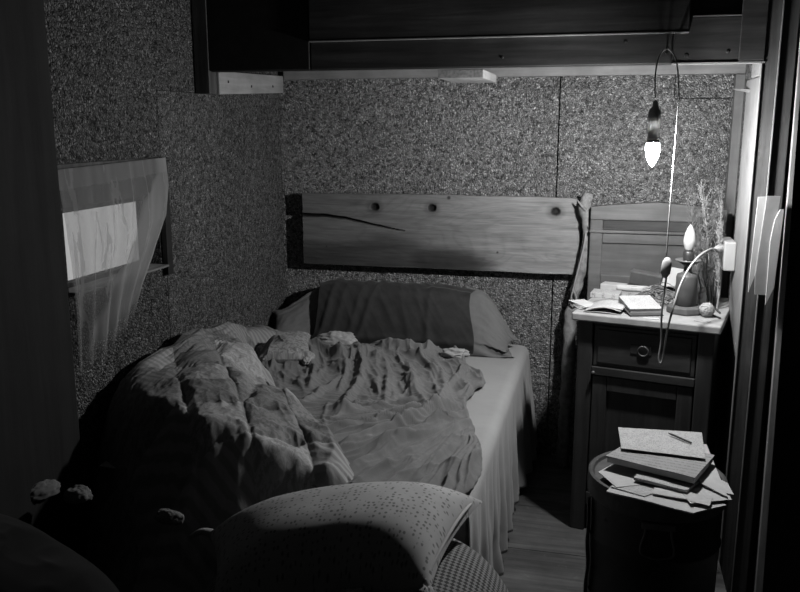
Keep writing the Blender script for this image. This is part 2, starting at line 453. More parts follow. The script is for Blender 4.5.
b = MB(); b.box((-.575, 2.83, 1.600), (-.42, 3.16, 1.629)); struct(b.build('trim_4', M_pale_y, bevel=.004), 'short pale board end under the boards of the alcove')
b = MB(); b.box((-.573, 2.827, 1.602), (-.422, 2.8315, 1.627)); b.build('board_end', M_endgrain, bpy.data.objects['trim_4'])
# right end: post and boards
b = MB(); b.box((.436, 2.79, 0), (.486, 3.08, 1.595)); jb = struct(b.build('trim_5', M_pale_z, bevel=.004), 'pale pine post on the right of the alcove')
b = MB(); b.add([(.4362,2.99,1.556),(.4362,3.02,1.551),(.405,3.14,1.566),(.405,3.145,1.570),(.4362,2.99,1.562),(.4362,3.02,1.56),(.407,3.14,1.57),(.407,3.145,1.572)],
   [(0,3,2,1),(4,5,6,7),(0,1,5,4),(1,2,6,5),(2,3,7,6),(3,0,4,7)]); b.build('splinter', M_pale_z, jb)
b = MB(); b.box((.436, 2.79, 1.597), (.486, 3.0, 1.70)); struct(b.build('trim_6', M_endgrain, bevel=.003), 'grey sawn beam end on top of the pale post')
b = MB(); b.box((.429, YP, -.149), (.4725, 2.789, 2.2)); st = struct(b.build('trim_7', M_darkz2, bevel=.002), 'brown painted upright board, chipped to pale wood')
b = MB(); b.box((.4272, YP-.003, -.149), (.4297, YP+.012, 1.63)); b.build('chipped_edge', M_wornedge, st)
b = MB(); b.box((.4726, YP-.006, -.149), (.4755, YP+.03, 2.2)); struct(b.build('trim_8', M_wornedge), 'thin pale edge between the brown boards')
b = MB(); b.box((.4757, YP, -.149), (.521, YP+.03, 2.2)); struct(b.build('trim_9', M_darkz, bevel=.002), 'dark upright board right of the alcove')
b = MB(); b.add([(.548,YP-.010,-.149),(.572,YP-.010,-.149),(.572,YP+.03,-.149),(.548,YP+.03,-.149),(.5215,YP-.010,2.2),(.530,YP-.010,2.2),(.530,YP+.03,2.2),(.5215,YP+.03,2.2)],
   [(0,3,2,1),(4,5,6,7),(0,1,5,4),(1,2,6,5),(2,3,7,6),(3,0,4,7)])
struct(b.build('trim_10', wood('grey_weathered_strip', .30, 'z', var=.35), bevel=.002), 'weathered grey upright strip, leaning slightly')
b = MB(); b.box((.5212, YP+.03, -.149), (2.2, YP+.07, 2.2)); struct(b.build('wall_side', M_black, origin=(0,0,0)), 'black boards right of the alcove')
# dark post beside the window
b = MB(); b.box((XL, 1.50, 0), (XL+.06, 1.885, 2.2)); struct(b.build('trim_11', M_postwood, bevel=.01), 'dark rough timber post left of the window')

# ------------------------------------------------------------------ window
wn_ = thing('window_1', 'small window in the left wall', 'window', (XL-.06, 2.205, WZ0)); wn_['kind'] = 'structure'; del wn_['category']
b = MB(); xo, xi = XL-.075, XL-.045
for lo, hi in (((xo, WY0, WZ0), (xi, WY0+.013, WZ1)), ((xo, WY1-.013, WZ0), (xi, WY1, WZ1)), ((xo, WY0+.013, WZ0), (xi, WY1-.013, WZ0+.02)), ((xo, WY0+.013, WZ1-.02), (xi, WY1-.013, WZ1))): b.box(lo, hi)
b.build('frame', M_window, wn_, bevel=.002)
b = MB(); b.box((xo+.012, WY0+.013, WZ0+.02), (xo+.016, WY1-.013, WZ1-.02)); b.build('pane', M_glass, wn_)
b = MB(); b.box((XL-.044, WY0+.001, WZ0+.0005), (XL+.03, WY1-.001, WZ0+.008)); b.build('sill', M_sill, wn_, bevel=.002)
b = MB(); b.box((XL+.0035, WY1+.005, .955), (XL+.022, WY1+.040, 1.345)); b.build('casing', M_black, wn_, bevel=.002)
b = MB(); b.box((XL+.0005, WY0-.030, WZ1+.002), (XL+.012, WY1+.004, 1.345)); b.build('head_casing', M_window, wn_, bevel=.002)

# sheer curtain, gathered on a wire and drawn up at the far side
ct = thing('curtain', 'sheer grey curtain gathered over the small window', 'curtain', (XL+.05, 2.22, .79))
n, m = 150, 90
S_, T_ = np.meshgrid(np.linspace(0, 1, n), np.linspace(0, 1, m))
ph = S_*34 + 3.0*fbm(S_*5, T_*1.2, 5)
top_y = 1.93 + S_*.575
wid = np.interp(T_, [0, .2, .40, .6, .8, 1], [.57, .565, .53, .44, .36, .30])
Yc = 1.895 + .02*T_ + S_*wid
Zc = 1.345 - .012*(1-S_) - T_*(.56 - .10*S_**2)
Xc = XL + .036 + .010*np.sin(ph)*(.3+.7*T_) + .010*fbm(S_*6, T_*3, 3) + .012*np.sin(T_*3)
lim = np.interp(Zc, [.78, .99, 1.038, 1.111, 1.218, 1.30], [1.9, 2.10, 2.154, 2.233, 2.296, 2.40])
diag = sstep(Yc-lim, -.012, .02)
den = .34 + .10*np.cos(ph)**2 + .15*(T_ < .09) + .36*diag + .10*fbm(S_*22, T_*1.5, 8) + .22*(np.abs(fbm(S_*9, T_*1.1, 15)-.47) < .022)
den *= 1 - .75*sstep(T_, .80, 1.0)
b = MB(); b.grid(np.dstack([Xc, Yc, Zc]))
b.build('sheer_panel', M_sheer, ct, smooth=True, uv=np.dstack([S_, T_]).reshape(-1, 2), attrs={'dens': np.clip(den, 0, .95)})
b = MB(); b.tube([(XL+.03, 1.89, 1.325), (XL+.034, 2.2, 1.334), (XL+.03, 2.52, 1.338)], .002); b.build('curtain_wire', M_wire, ct)

# ------------------------------------------------------------------ headboard plank on the back wall
hp = thing('headboard', 'long pine plank with three knot holes behind the bed', 'headboard', (-.7, 3.5, .84))
nx, nz = 380, 110
x0, x1, z0, z1 = -1.318, -.103, .834, 1.148
U, V = np.meshgrid(np.linspace(0, 1, nx), np.linspace(0, 1, nz))
Xp = x0 + U*(x1-x0) + .004*(fbm(V*6, U*0+3, 2)-.5)*((U > .99)|(U < .01))
Zp = z0 + V*(z1-z0) + (.010*(fbm(U*9, U*0, 4)-.5) + .006*np.sin(U*3))*V + (.006*(fbm(U*7, U*0+2, 6)-.5))*(1-V)
Dp = .0015*fbm(U*9, V*60, 7)
tone = np.ones_like(U)
def pz(px, py): # place a detail by its position along and up the plank
    return x0 + px*(x1-x0), z0 + py*(z1-z0)
for fx, fz, r in ((.275, .835, .022), (.485, .84, .021), (.915, .83, .022)):
    kx, kz = pz(fx, fz); d = np.hypot((Xp-kx)/1.15, Zp-kz) + .004*(fbm(Xp*90, Zp*90, 9)-.5)
    tone *= 1 - .9*sstep(-d, -r, -r*.5); Dp -= .014*sstep(-d, -r*.95, -r*.3)
    tone *= 1 - .35*sstep(-d, -r*2.0, -r*.9); 
for fx, fz, r in ((.72, .26, .006), (.09, .26, .004), (.545, .985, .010)):
    kx, kz = pz(fx, fz); d = np.hypot(Xp-kx, (Zp-kz)); tone *= 1 - .75*sstep(-d, -r, -r*.5)
crack = [pz(-.01, .70), pz(.08, .695), pz(.17, .665), pz(.25, .60), pz(.33, .545), pz(.385, .515)]
D, T = seg_dist(Xp, Zp + .004*(fbm(Xp*40, Zp*6, 12)-.5), crack)
wc = .0075*(1-T)**.6 + .0008
tone *= 1 - .95*sstep(-D, -wc*1.3, -wc*.6); Dp -= .018*sstep(-D, -wc*1.2, -wc*.5)
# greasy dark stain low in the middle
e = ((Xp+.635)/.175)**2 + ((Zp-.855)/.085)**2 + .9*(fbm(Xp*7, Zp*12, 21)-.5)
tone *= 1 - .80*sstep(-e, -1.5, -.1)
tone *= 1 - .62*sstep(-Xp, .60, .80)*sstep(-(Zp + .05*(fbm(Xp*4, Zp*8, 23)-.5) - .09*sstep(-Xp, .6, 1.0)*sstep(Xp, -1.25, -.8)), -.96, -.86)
tone *= 1 - .36*sstep(-Xp, .30, 1.1)  # dims toward the left end: light falloff painted in, with some dirt
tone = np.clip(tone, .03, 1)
F3 = np.dstack([Xp, 3.490 - Dp, Zp])
Bk = F3.copy(); Bk[:, :, 1] = 3.517
b = MB(); b.grid(F3); nf = nx*nz; b.grid(Bk, flip=True)
idx = lambda i, j: i*nx+j
per = [idx(0, j) for j in range(nx)] + [idx(i, nx-1) for i in range(1, nz)] + [idx(nz-1, j) for j in range(nx-2, -1, -1)] + [idx(i, 0) for i in range(nz-2, 0, -1)]
for k in range(len(per)):
    p, q = per[k], per[(k+1) % len(per)]; b.f.append((p, nf+p, nf+q, q))
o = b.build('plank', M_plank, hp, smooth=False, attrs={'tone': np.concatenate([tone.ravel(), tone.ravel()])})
for x in (-1.1, -.3):
    b = MB(); b.box((x-.03, 3.5172, .87), (x+.03, YB, 1.11)); b.build('spacer', M_darkz, hp)

# gnarled branch standing at the plank's right end, and a cord looped on it
br = thing('branch', 'gnarled grey branch standing upright at the right end of the plank', 'branch', (-.09, 3.44, 0))
pts = [(-.135, 3.44, 0), (-.13, 3.43, .3), (-.125, 3.435, .62), (-.112, 3.44, .75), (-.090, 3.44, .86), (-.075, 3.435, .96), (-.072, 3.44, 1.05), (-.088, 3.44, 1.12), (-.078, 3.44, 1.178)]
b = MB(); b.tube(pts, [.026, .024, .026, .02, .022, .018, .021, .024, .02], 14, 10)
Vv = b.v[0]
for i in range(len(Vv)):
    nn = mn.noise(Vector(Vv[i]*38))*.006 + mn.noise(Vector(Vv[i]*14))*.008; c = np.array([np.interp(Vv[i,2], [p[2] for p in pts], [p[0] for p in pts]), 3.44])
    d = Vv[i,:2]-c; Vv[i,:2] += d/(np.linalg.norm(d)+1e-6)*nn
b.build('stem', M_branch, br, smooth=True)
b = MB(); b.tube([(-.082, 3.42, 1.11), (-.10, 3.415, 1.13), (-.118, 3.42, 1.15)], [.008, .006, .003], 8); b.build('twig', M_branch, br, smooth=True)
b = MB(); b.tube([(-.07, 3.42, 1.04), (-.05, 3.41, 1.06)], [.007, .004], 8, 3); b.build('twig', M_branch, br, smooth=True)
tag(MB().tube([(-.078,3.412,1.02),(-.083,3.405,.97),(-.10,3.402,.88),(-.118,3.40,.79),(-.125,3.40,.745),(-.116,3.40,.72),(-.104,3.40,.73),(-.106,3.402,.76),(-.117,3.40,.785)], .0035, 8).build('cord', M_cordg, smooth=True), 'thin pale cord looped on the gnarled branch', 'cord')

# ------------------------------------------------------------------ bed
bed = thing('bed', 'single bed with white mattress along the left wall', 'bed', (-.865, 2.55, 0))
MZ = .495
b = MB(); b.box((-1.36, 1.95, .30), (-.305, 3.53, MZ)); b.build('mattress', M_mattress, bed, bevel=.03)
b = MB(); b.box((-1.36, 1.95, .17), (-.33, 3.53, .298)); b.build('bed_base', M_darkz, bed, bevel=.006)
for x in (-1.37, -.40):
    for y in (2.06, 3.45):
        b = MB(); b.box((x-.03, y-.03, 0), (x+.03, y+.03, .169)); b.build('leg', M_darkz, bed)

# white under-sheet: flat on top, rolled over the edge and hanging in pleats to the floor
n, m = 330, 130
s = np.linspace(0, 1, m); yv = np.linspace(1.93, 3.535, n)
Sg, Yg = np.meshgrid(s, yv)
R = .035; L1 = 1.02; L2 = PI/2*R; L3 = .425
arc = Sg*(L1+L2+L3)
d2 = np.clip((arc-L1)/R, 0, PI/2); d3 = np.clip(arc-L1-L2, 0, None)
Xs = -.338 - L1 + np.minimum(arc, L1) + R*np.sin(d2); Zs = MZ + .004 - R + R*np.cos(d2) - d3
q = d3/L3
pl = np.sin(Yg*46 + 5*fbm(Yg*3, q*1.0, 2)) + .6*np.sin(Yg*83 + 4*fbm(Yg*4, q, 4))
Xs = Xs + q*(.012 + .030*sstep(Yg, 2.9, 3.5)) + .013*pl*q**.8 + .02*q*(fbm(Yg*5, q*2, 6)-.4)
Zs = Zs + .003*(fbm(Xs*16, Yg*16, 1)-.4)*(d3 == 0) + .004*ridged(Xs*5, Yg*3, 12)*(d3 == 0)*.6
b = MB(); b.grid(np.dstack([Xs, Yg, Zs]), flip=True)
sh = tag(b.build('fitted_sheet', M_white_sheet, smooth=True, solid=.003, uv=np.dstack([arc, Yg]).reshape(-1, 2)), 'white bottom sheet hanging in pleats over the bed side', 'sheet')

# crumpled grey top sheet: a height field with the folds seen in the photo
n, m = 380, 300
hem_y = [1.70, 1.83, 1.97, 2.10, 2.17, 2.31, 2.47, 2.58, 2.69, 2.80, 2.92, 3.02, 3.10, 3.22]
hem_x = [-.33, -.33, -.315, -.30, -.302, -.33, -.375, -.41, -.435, -.425, -.40, -.43, -.50, -.55]
Tg, Sg = np.meshgrid(np.linspace(0, 1, m), np.linspace(0, 1, n), indexing='ij')
left = -1.26; Yq = 1.90 + Tg*(3.27-1.90)
hx = np.interp(Yq, hem_y, hem_x) + .012*(fbm(Yq*22, Yq*0, 3)-.5)
Xq = left + Sg*(hx-left)
Yq = Yq + .02*(fbm(Xq*12, Xq*0, 7)-.5)*(Tg > .97) + .05*(fbm(Xq*4, Xq*0+4, 9)-.5)*Tg**6
H = .007*np.ones_like(Xq)
FOLDS = [ # polyline in plan, height, half width
 ([(-.999,3.225),(-.90,2.98),(-.847,2.766),(-.816,2.40)], .030, .026), ([(-.834,3.084),(-.741,2.793),(-.694,2.562)], .026, .020),
 ([(-.973,3.138),(-.816,2.822),(-.716,2.619)], .022, .018), ([(-.739,3.051),(-.609,2.689),(-.516,2.508)], .034, .024),
 ([(-.635,3.077),(-.534,2.797),(-.516,2.508)], .030, .022), ([(-.706,3.116),(-.55,2.84)], .028, .020),
 ([(-.428,2.67),(-.528,2.505),(-.618,2.305),(-.74,2.09)], .022, .016), ([(-.492,2.514),(-.58,2.249),(-.66,2.02)], .020, .014),
 ([(-.436,2.419),(-.525,2.171),(-.60,1.95)], .016, .014), ([(-.487,2.554),(-.60,2.42),(-.80,2.16)], .020, .015), ([(-.47,2.45),(-.56,2.20),(-.68,1.90)], .012, .010),
 ([(-.413,2.923),(-.44,2.69),(-.38,2.47),(-.325,2.315),(-.305,2.1)], .016, .014), ([(-.493,3.058),(-.51,2.9),(-.525,2.754)], .026, .020),
 ([(-1.173,3.181),(-.984,3.05),(-.88,3.16)], .034, .028), ([(-.928,2.844),(-.949,2.561),(-.984,2.47)], .026, .022),
 ([(-.729,2.616),(-.796,2.517),(-.812,2.325)], .018, .016), ([(-1.15,3.12),(-1.05,2.85),(-.98,2.6)], .028, .022), ([(-1.08,3.2),(-.95,2.95),(-.88,2.62)], .024, .018),
 ([(-.60,3.17),(-.48,3.10),(-.40,2.96)], .030, .024), ([(-.90,3.2),(-.75,3.16),(-.62,3.19)], .036, .024), ([(-.80,3.12),(-.69,2.9),(-.64,2.7)], .024, .016),
 ([(-.40,2.9),(-.47,2.74),(-.56,2.62),(-.70,2.56)], .022, .016), ([(-.36,2.36),(-.46,2.30),(-.56,2.14)], .011, .012), ([(-.34,2.14),(-.42,2.12),(-.52,1.98)], .013, .012),
 ([(-.57,2.60),(-.66,2.48),(-.70,2.34),(-.79,2.22)], .014, .011), ([(-.88,2.55),(-.84,2.36),(-.78,2.24)], .014, .014), ([(-.62,2.82),(-.67,2.66),(-.76,2.52)], .018, .013)]
for k, (ln, a, w) in enumerate(FOLDS):
    f_ = fold(Xq, Yq, ln, a*.85, w*.9, k); H = np.maximum(H, f_) + .30*np.minimum(H, f_)
bunch = sstep(Yq, 2.45, 2.9)
# the cloth was pulled together near the right hem: creases fan out from there
wxq = Xq + .07*(fbm(Xq*4, Yq*4, 40)-.5); wyq = Yq + .07*(fbm(Xq*4+7, Yq*4, 41)-.5)
ang = np.arctan2(wyq-2.60, wxq+.36); rad = np.hypot(wxq+.36, wyq-2.60)
low = sstep(-Yq, -2.72, -2.5)
H += .060*low*sstep(rad, .03, .2)*ridged(ang*6.5+30, rad*1.7, 22, 2)**3
H += .030*low*ridged(ang*16+30, rad*3.0, 24, 2)**2*sstep(rad, .06, .2)
ax = wxq*.96 + wyq*.28
H += .046*bunch*(ridged(ax*10, wyq*3.0, 26, 2)**2.2) + .018*bunch*ridged(ax*24+wyq*5, wyq*8, 28, 2)**2
H += .026*bunch*ridged(wxq*7+wyq*8, wyq*6-wxq*3, 29, 3)**2.5
H += .0015*ridged(Xq*40, Yq*40, 62, 2)
for k, (ln, a, w) in enumerate([([(-.43,2.67),(-.53,2.505),(-.62,2.305),(-.74,2.09)], .022, .013), ([(-.475,2.60),(-.56,2.42),(-.66,2.24),(-.79,2.06)], .018, .010), ([(-.45,2.50),(-.53,2.33),(-.60,2.14),(-.67,1.96)], .020, .012),
        ([(-.42,2.42),(-.48,2.27),(-.54,2.08),(-.60,1.93)], .014, .010), ([(-.50,2.58),(-.62,2.47),(-.74,2.33),(-.86,2.20)], .016, .010), ([(-.40,2.30),(-.43,2.18),(-.47,2.0)], .012, .012), ([(-.39,2.62),(-.46,2.50),(-.50,2.38)], .016, .012), ([(-.56,2.62),(-.70,2.55),(-.84,2.42)], .016, .011)]):
    H += fold(Xq, Yq, ln, a, w, 90+k) - .35*fold(Xq-.022, Yq, ln, a, w*1.3, 90+k)
H += .020*sstep(Yq, 3.0, 3.18)*sstep(-Yq, -3.27, -3.2)
edge = np.clip((1-Sg)/.018, 0, 1)
H = np.clip(H, .004, None)*(.35+.65*np.sqrt(edge)) + .004
b = MB(); b.grid(np.dstack([Xq, Yq, MZ + .006 + H]))
tag(b.build('top_sheet', M_grey_sheet, smooth=True, solid=.003, uv=np.dstack([Xq, Yq]).reshape(-1, 2)), 'crumpled grey top sheet thrown back on the bed', 'sheet')

# ---- duvet: heaped quilt against the left wall
poly = [(-1.422,3.20),(-1.30,3.20),(-1.235,3.10),(-1.29,2.90),(-1.235,2.72),(-1.11,2.62),(-1.03,2.505),(-.905,2.36),(-.78,2.235),(-.66,2.07),(-.615,1.97),(-.63,1.85),(-.76,1.74),(-.92,1.60),(-1.13,1.50),(-1.422,1.46)]
pc = smooth_path([(x, y, 0) for x, y in poly + [poly[0]]], 24)[:-1, :2]
cen = np.array([-1.15, 2.15]); na = len(pc); nr = 150
rr = np.linspace(0, 1, nr)**.8
Xd = cen[0] + rr[:, None]*(pc[:, 0]-cen[0])[None]; Yd = cen[1] + rr[:, None]*(pc[:, 1]-cen[1])[None]
ctrl = np.array([ # x, y, top height of the heap
 (-1.43,1.87,.640),(-1.43,1.96,.665),(-1.43,2.12,.695),(-1.43,2.35,.715),(-1.43,2.55,.735),(-1.43,2.82,.722),(-1.43,3.05,.66),(-1.43,3.2,.58),
 (-1.30,3.1,.58),(-1.28,2.9,.62),(-1.25,2.6,.68),(-1.22,2.35,.70),(-1.15,2.15,.70),(-1.08,2.45,.60),(-1.0,2.2,.665),(-.88,2.25,.58),(-.95,2.05,.665),(-.80,2.08,.60),(-.70,2.0,.54),
 (-1.05,1.9,.67),(-1.25,1.98,.68),(-.93,1.9,.64),(-.80,1.93,.585),(-.72,1.93,.54),(-.66,2.0,.53),(-.78,2.2,.55),(-1.2,2.75,.60),(-1.0,2.48,.57),(-1.2,1.7,.66),(-1.4,1.7,.64),(-.9,1.75,.62)])
def interp_h(X, Y):
    d2 = (X[..., None]-ctrl[:, 0])**2 + (Y[..., None]-ctrl[:, 1])**2
    w = np.exp(-d2/(2*.075**2)) + 1e-5/(d2+.02); return (w*ctrl[:, 2]).sum(-1)/w.sum(-1)
crest = np.interp(Xd, [-1.43, -1.40, -1.25, -1.02, -.93, -.80, -.73, -.62], [2.15, 2.12, 2.01, 1.92, 1.92, 1.935, 1.94, 1.93]) + .03*(fbm(Xd*9, Xd*0, 66)-.5)
fr_ = np.clip(crest - Yd, 0, None)
Hd = interp_h(Xd, Yd) - np.clip(2.2*fr_**2/(fr_+.035), 0, .62) * np.interp(Xd, [-1.43, -1.25], [.8, 1])
Xd = np.maximum(Xd, -1.427)
de, _ = seg_dist(Xd, Yd, np.vstack([pc[::4], pc[:1]]))
ua = math.radians(-33); Ud = Xd*math.cos(ua)-Yd*math.sin(ua); Vd = Xd*math.sin(ua)+Yd*math.cos(ua)
wob = .03*(fbm(Xd*6, Yd*6, 71)-.5)
pu = np.abs(np.sin(PI*(Ud+wob)/.15)); pv = np.abs(np.sin(PI*(Vd+wob)/.15))
puff = np.minimum(pu, pv)**.55
Hd = Hd + .024*puff + .018*(ridged(Xd*4+wob*6, Yd*4, 73, 2)-.5) + .018*ridged(Ud*26, Vd*8, 75, 2)*(1-pv)**.7 + .016*ridged(Xd*11+wob*20, Yd*14, 76, 3)**1.5
Hd += fold(Xd, Yd, [(-1.28,2.9),(-1.15,2.62),(-1.05,2.5)], -.03, .03, 3) + fold(Xd, Yd, [(-.95,2.33),(-.85,2.12),(-.70,2.0)], .022, .035, 5) + fold(Xd, Yd, [(-1.12,2.5),(-1.02,2.25),(-.98,2.05)], -.025, .025, 8) + fold(Xd, Yd, [(-.78,2.2),(-.72,2.08),(-.66,2.0)], .02, .02, 9)
base_d = np.where(Yd > crest+.02, MZ+.012, np.minimum(MZ+.012, Hd-.08)); base_d = np.maximum(base_d, .004); Hd = np.maximum(Hd, base_d+.012)
k = np.clip(de/.075, 0, 1); rim = np.sqrt(1-(1-k)**2)
Zd = base_d + (Hd-base_d)*rim
top = np.dstack([Xd, Yd, Zd]); bot = top.copy(); bot[:, :, 2] = base_d - .004
b = MB(); b.grid(top, wrap=True); b.grid(bot, wrap=True, flip=True)
uvd = np.dstack([Ud, Vd]).reshape(-1, 2)
dv = tag(b.build('duvet', M_quilt, smooth=True, uv=np.vstack([uvd, uvd])), 'heaped patchwork duvet against the left wall', 'duvet')

def pillow(w, h, t, n=64, m=48, wr=1.0, seed=0, sharp=.42, flange=.015):
    """a stuffed case: returns front and back grids in local x (w), y (h), z (thickness), with puckered corners"""
    U, V = np.meshgrid(np.linspace(-1, 1, n), np.linspace(-1, 1, m))
    f = 1 - flange*6
    prof = np.clip(1-np.abs(U)**2.6, 0, 1)**sharp*np.clip(1-np.abs(V)**2.6, 0, 1)**sharp
    pin = 1 - .07*(1-np.abs(U)**2)*np.abs(V)**3; pin2 = 1 - .07*(1-np.abs(V)**2)*np.abs(U)**3
    X = U*w/2*pin2; Y = V*h/2*pin
    wv = wr*(.010*(ridged(X*9+seed, Y*9, seed, 3)-.45) + .004*ridged(X*28, Y*28+seed, seed+4, 2))*np.minimum(1, prof*2)
    Z = t/2*prof + wv
    ang = np.arctan2(V, U)
    corner = np.clip(np.abs(U*V)-.35, 0, 1); Z = Z + wr*.010*np.sin(ang*34+seed)*corner*np.minimum(1, prof*3)
    Zb = -t/2*prof - wv*.6
    return np.dstack([X, Y, Z]), np.dstack([X, Y, Zb])
def place_pillow(name, mt, w, h, t, R, T, label=None, cat='pillow', parent=None, warp=None, **kw):
    a, c = pillow(w, h, t, **kw); a = a @ np.asarray(R).T + np.array(T); c = c @ np.asarray(R).T + np.array(T)
    if warp: a = warp(a); c = warp(c)
    R = None; T = None; b = MB(); b.grid(a); b.grid(c, flip=True)
    uv = np.vstack([a[:, :, :2].reshape(-1, 2), c[:, :, :2].reshape(-1, 2)+3])
    o = b.build(name, mt, parent, R=R, T=T, smooth=True, uv=uv)
    if label: tag(o, label, cat)
    return o
# long pillow propped against the back wall
Rb = rot_z(math.radians(-1)) @ rot_x(math.radians(56))
def slump(P):
    P = P.copy(); l = sstep(-P[:, :, 0], 1.17, 1.41); r = sstep(P[:, :, 0], -.56, -.325)**1.7; h = np.clip(P[:, :, 2]-.512, 0, None)
    P[:, :, 2] -= h*(.50*l + .88*r); P[:, :, 1] -= .15*l; P[:, :, 0] -= .012*l; P[:, :, 1] -= 0*l + .05*r*(h > .05)
    P[:, :, 2] += (l+r)*.016*(ridged(P[:, :, 0]*16, P[:, :, 1]*9+P[:, :, 2]*14, 55, 3)-.45)
    P[:, :, 2] = np.maximum(P[:, :, 2], .506); return P
place_pillow('bolster_pillow', M_case, 1.075, .335, .15, Rb, (-.875, 3.420, .613), warp=slump, label='long grey bolster pillow propped at the head of the bed', wr=1.5, seed=5, n=120, m=60)
# dark cloth draped over its middle
n, m = 170, 110
Uc, Vc = np.meshgrid(np.linspace(0, 1, n), np.linspace(0, 1, m))
a_up = Vc*1.0
path = smooth_path([(0, 3.305, .517), (0, 3.298, .575), (0, 3.315, .65), (0, 3.355, .72), (0, 3.41, .768), (0, 3.455, .785), (0, 3.495, .765)], 16)
tt = np.linspace(0, 1, len(path))
Yc = np.interp(Vc, tt, path[:, 1]); Zc = np.interp(Vc, tt, path[:, 2])
Xl = -1.205 - .02*(1-Vc) + .02*np.sin(Vc*5); Xr = -.545 + .035*(1-Vc) + .01*np.sin(Vc*9)
Xc = Xl + Uc*(Xr-Xl)
wc_ = np.clip(np.abs(np.sin(Uc*PI))*6, 0, 1)
fd = .0
for (u0, u1, a) in ((.16,.02,.010),(.24,.10,.006),(.36,.20,.007),(.46,.26,.009),(.50,.62,.004),(.58,.76,.005),(.78,.70,.007)):
    fd = fd + a*np.exp(-((Uc-(u0+(u1-u0)*(1-Vc)))/.022)**2)*(1-.3*Vc)
fd = fd + .010*(ridged(Uc*3.2+Vc*1.6, Vc*1.3, 33, 3)-.4) + .007*ridged(Uc*11+Vc*3.5, Vc*2.4, 35, 3)
fd = fd + .010*np.exp(-((Vc-.5-.14*np.sin(Uc*2))/.03)**2)*sstep(Uc, .65, .8) + .008*np.exp(-((Vc-.12)/.05)**2)
nrm_y = -np.cos(Vc*1.45); nrm_z = np.sin(Vc*1.45)
Yc = Yc + nrm_y*fd; Zc = Zc + nrm_z*fd - .016*np.exp(-((Uc-.0)/.06)**2) - .02*sstep(Uc, .8, 1)*Vc
Zc = np.maximum(Zc - .020*sstep(Vc, .4, 1), .512)
b = MB(); b.grid(np.dstack([Xc, Yc, Zc]))
tag(b.build('dark_throw', M_darkcloth, smooth=True, solid=.003, uv=np.dstack([Xc, Zc+Yc]).reshape(-1, 2)), 'dark cloth draped over the long grey bolster pillow', 'throw')
def crumple(name, m, c, rad, rz, seed, label=None, cat=None, amp=.35, group=None):
    nu, nv = 56, 36
    A, Bt = np.meshgrid(np.linspace(0, 2*PI, nu, endpoint=False), np.linspace(-PI/2, PI/2, nv))
    d = np.dstack([np.cos(Bt)*np.cos(A), np.cos(Bt)*np.sin(A), np.sin(Bt)])
    rr = np.array([[1 + amp*(mn.fractal(Vector(q*1.7)+Vector((seed, seed*.7, 0)), .7, 2.2, 4)) - amp*.8*abs(mn.noise(Vector(q*3.4)+Vector((seed*2., 0, 3)))) for q in row] for row in d])
    P = d*rr[..., None]*np.array(rad); P[:, :, 2] = np.maximum(P[:, :, 2], -rad[2]*.55)
    b = MB(); b.grid(P, wrap=True, flip=False)
    o = b.build(name, m, R=rot_z(rz), T=c, smooth=True, uv=P[:, :, :2].reshape(-1, 2))
    if label: tag(o, label, cat, group)
    return o
crumple('cushion', M_pale_cloth, (-1.06, 3.175, .575), (.085, .05, .034), .12, 1.3, 'small pale bundle of cloth in front of the dark throw', 'cloth', .22)
crumple('handkerchief', M_white_sheet, (-1.115, 2.975, .545), (.026, .075, .018), .25, 4.1, 'white handkerchief crumpled beside the grey sheet', 'handkerchief', .22)
crumple('sock', M_pale_cloth, (-.56, 3.14, .558), (.055, .032, .022), .1, 7.7, 'small pale cloth roll on the folded edge of the grey sheet', 'cloth', .3)

# floral pillow half under the duvet
place_pillow('floral_pillow', M_floral, .30, .32, .085, rot_z(.35) @ rot_x(.05), (-1.285, 3.04, .56), label='floral pillow half under the duvet by the left wall', wr=1.2, seed=9)

# ---- foot of the bed: checked blanket, dotted pillow, rags
n, m = 150, 120
A, Rr = np.meshgrid(np.linspace(0, 2*PI, n, endpoint=False), np.linspace(0, 1, m))
ex = 2.6
ca_, sa_ = np.cos(A), np.sin(A)
sq = (np.abs(ca_)**ex + np.abs(sa_)**ex)**(-1/ex)
Xk = -.52 + .425*Rr*sq*ca_; Yk = 1.63 + .40*Rr*sq*sa_
Zk = .485*(1-Rr**5)**.5 + .006*ridged(Xk*14, Yk*14, 80, 2)*(1-Rr)
Zk = np.maximum(Zk, .004)
Q = np.dstack([Xk, Yk, Zk]); Ls = np.vstack([np.zeros((1, n)), np.cumsum(np.linalg.norm(np.diff(Q, axis=0), axis=2), axis=0)])
arcU = Ls*ca_; arcV = Ls*sa_
b = MB(); b.grid(np.dstack([Xk, Yk, Zk]), wrap=True)
bk = thing('checked_blanket', 'dark checked blanket bulging over the foot corner of the bed', 'blanket', (-.52, 1.63, 0))
b.build('cloth', M_check, bk, smooth=True, uv=np.dstack([arcU, arcV]).reshape(-1, 2))
def on_dome(a, r):
    s_ = (abs(math.cos(a))**ex + abs(math.sin(a))**ex)**(-1/ex)
    return (-.52+.425*r*s_*math.cos(a), 1.63+.40*r*s_*math.sin(a), .485*(1-r**5)**.5)
b = MB(); b.tube([on_dome(a, .955) for a in np.linspace(1.5, -1.0, 22)], .006, 8, 4); b.build('piping', fabric('piping_cotton', .16), bk, smooth=True)
b = MB(); b.tube([on_dome(a, .92) for a in np.linspace(1.5, -1.0, 22)], .003, 8, 4); b.build('seam', M_black_cloth, bk, smooth=True)
PA, PB, PC_, PD = [np.array(p) for p in ((-.855,1.60,.530), (-.262,1.905,.535), (-.305,1.475,.545), (-.74,1.37,.475))]
dp = thing('dotted_pillow', 'pale pillow with small dark dots at the foot of the bed', 'pillow', (-.56, 1.60, .46))
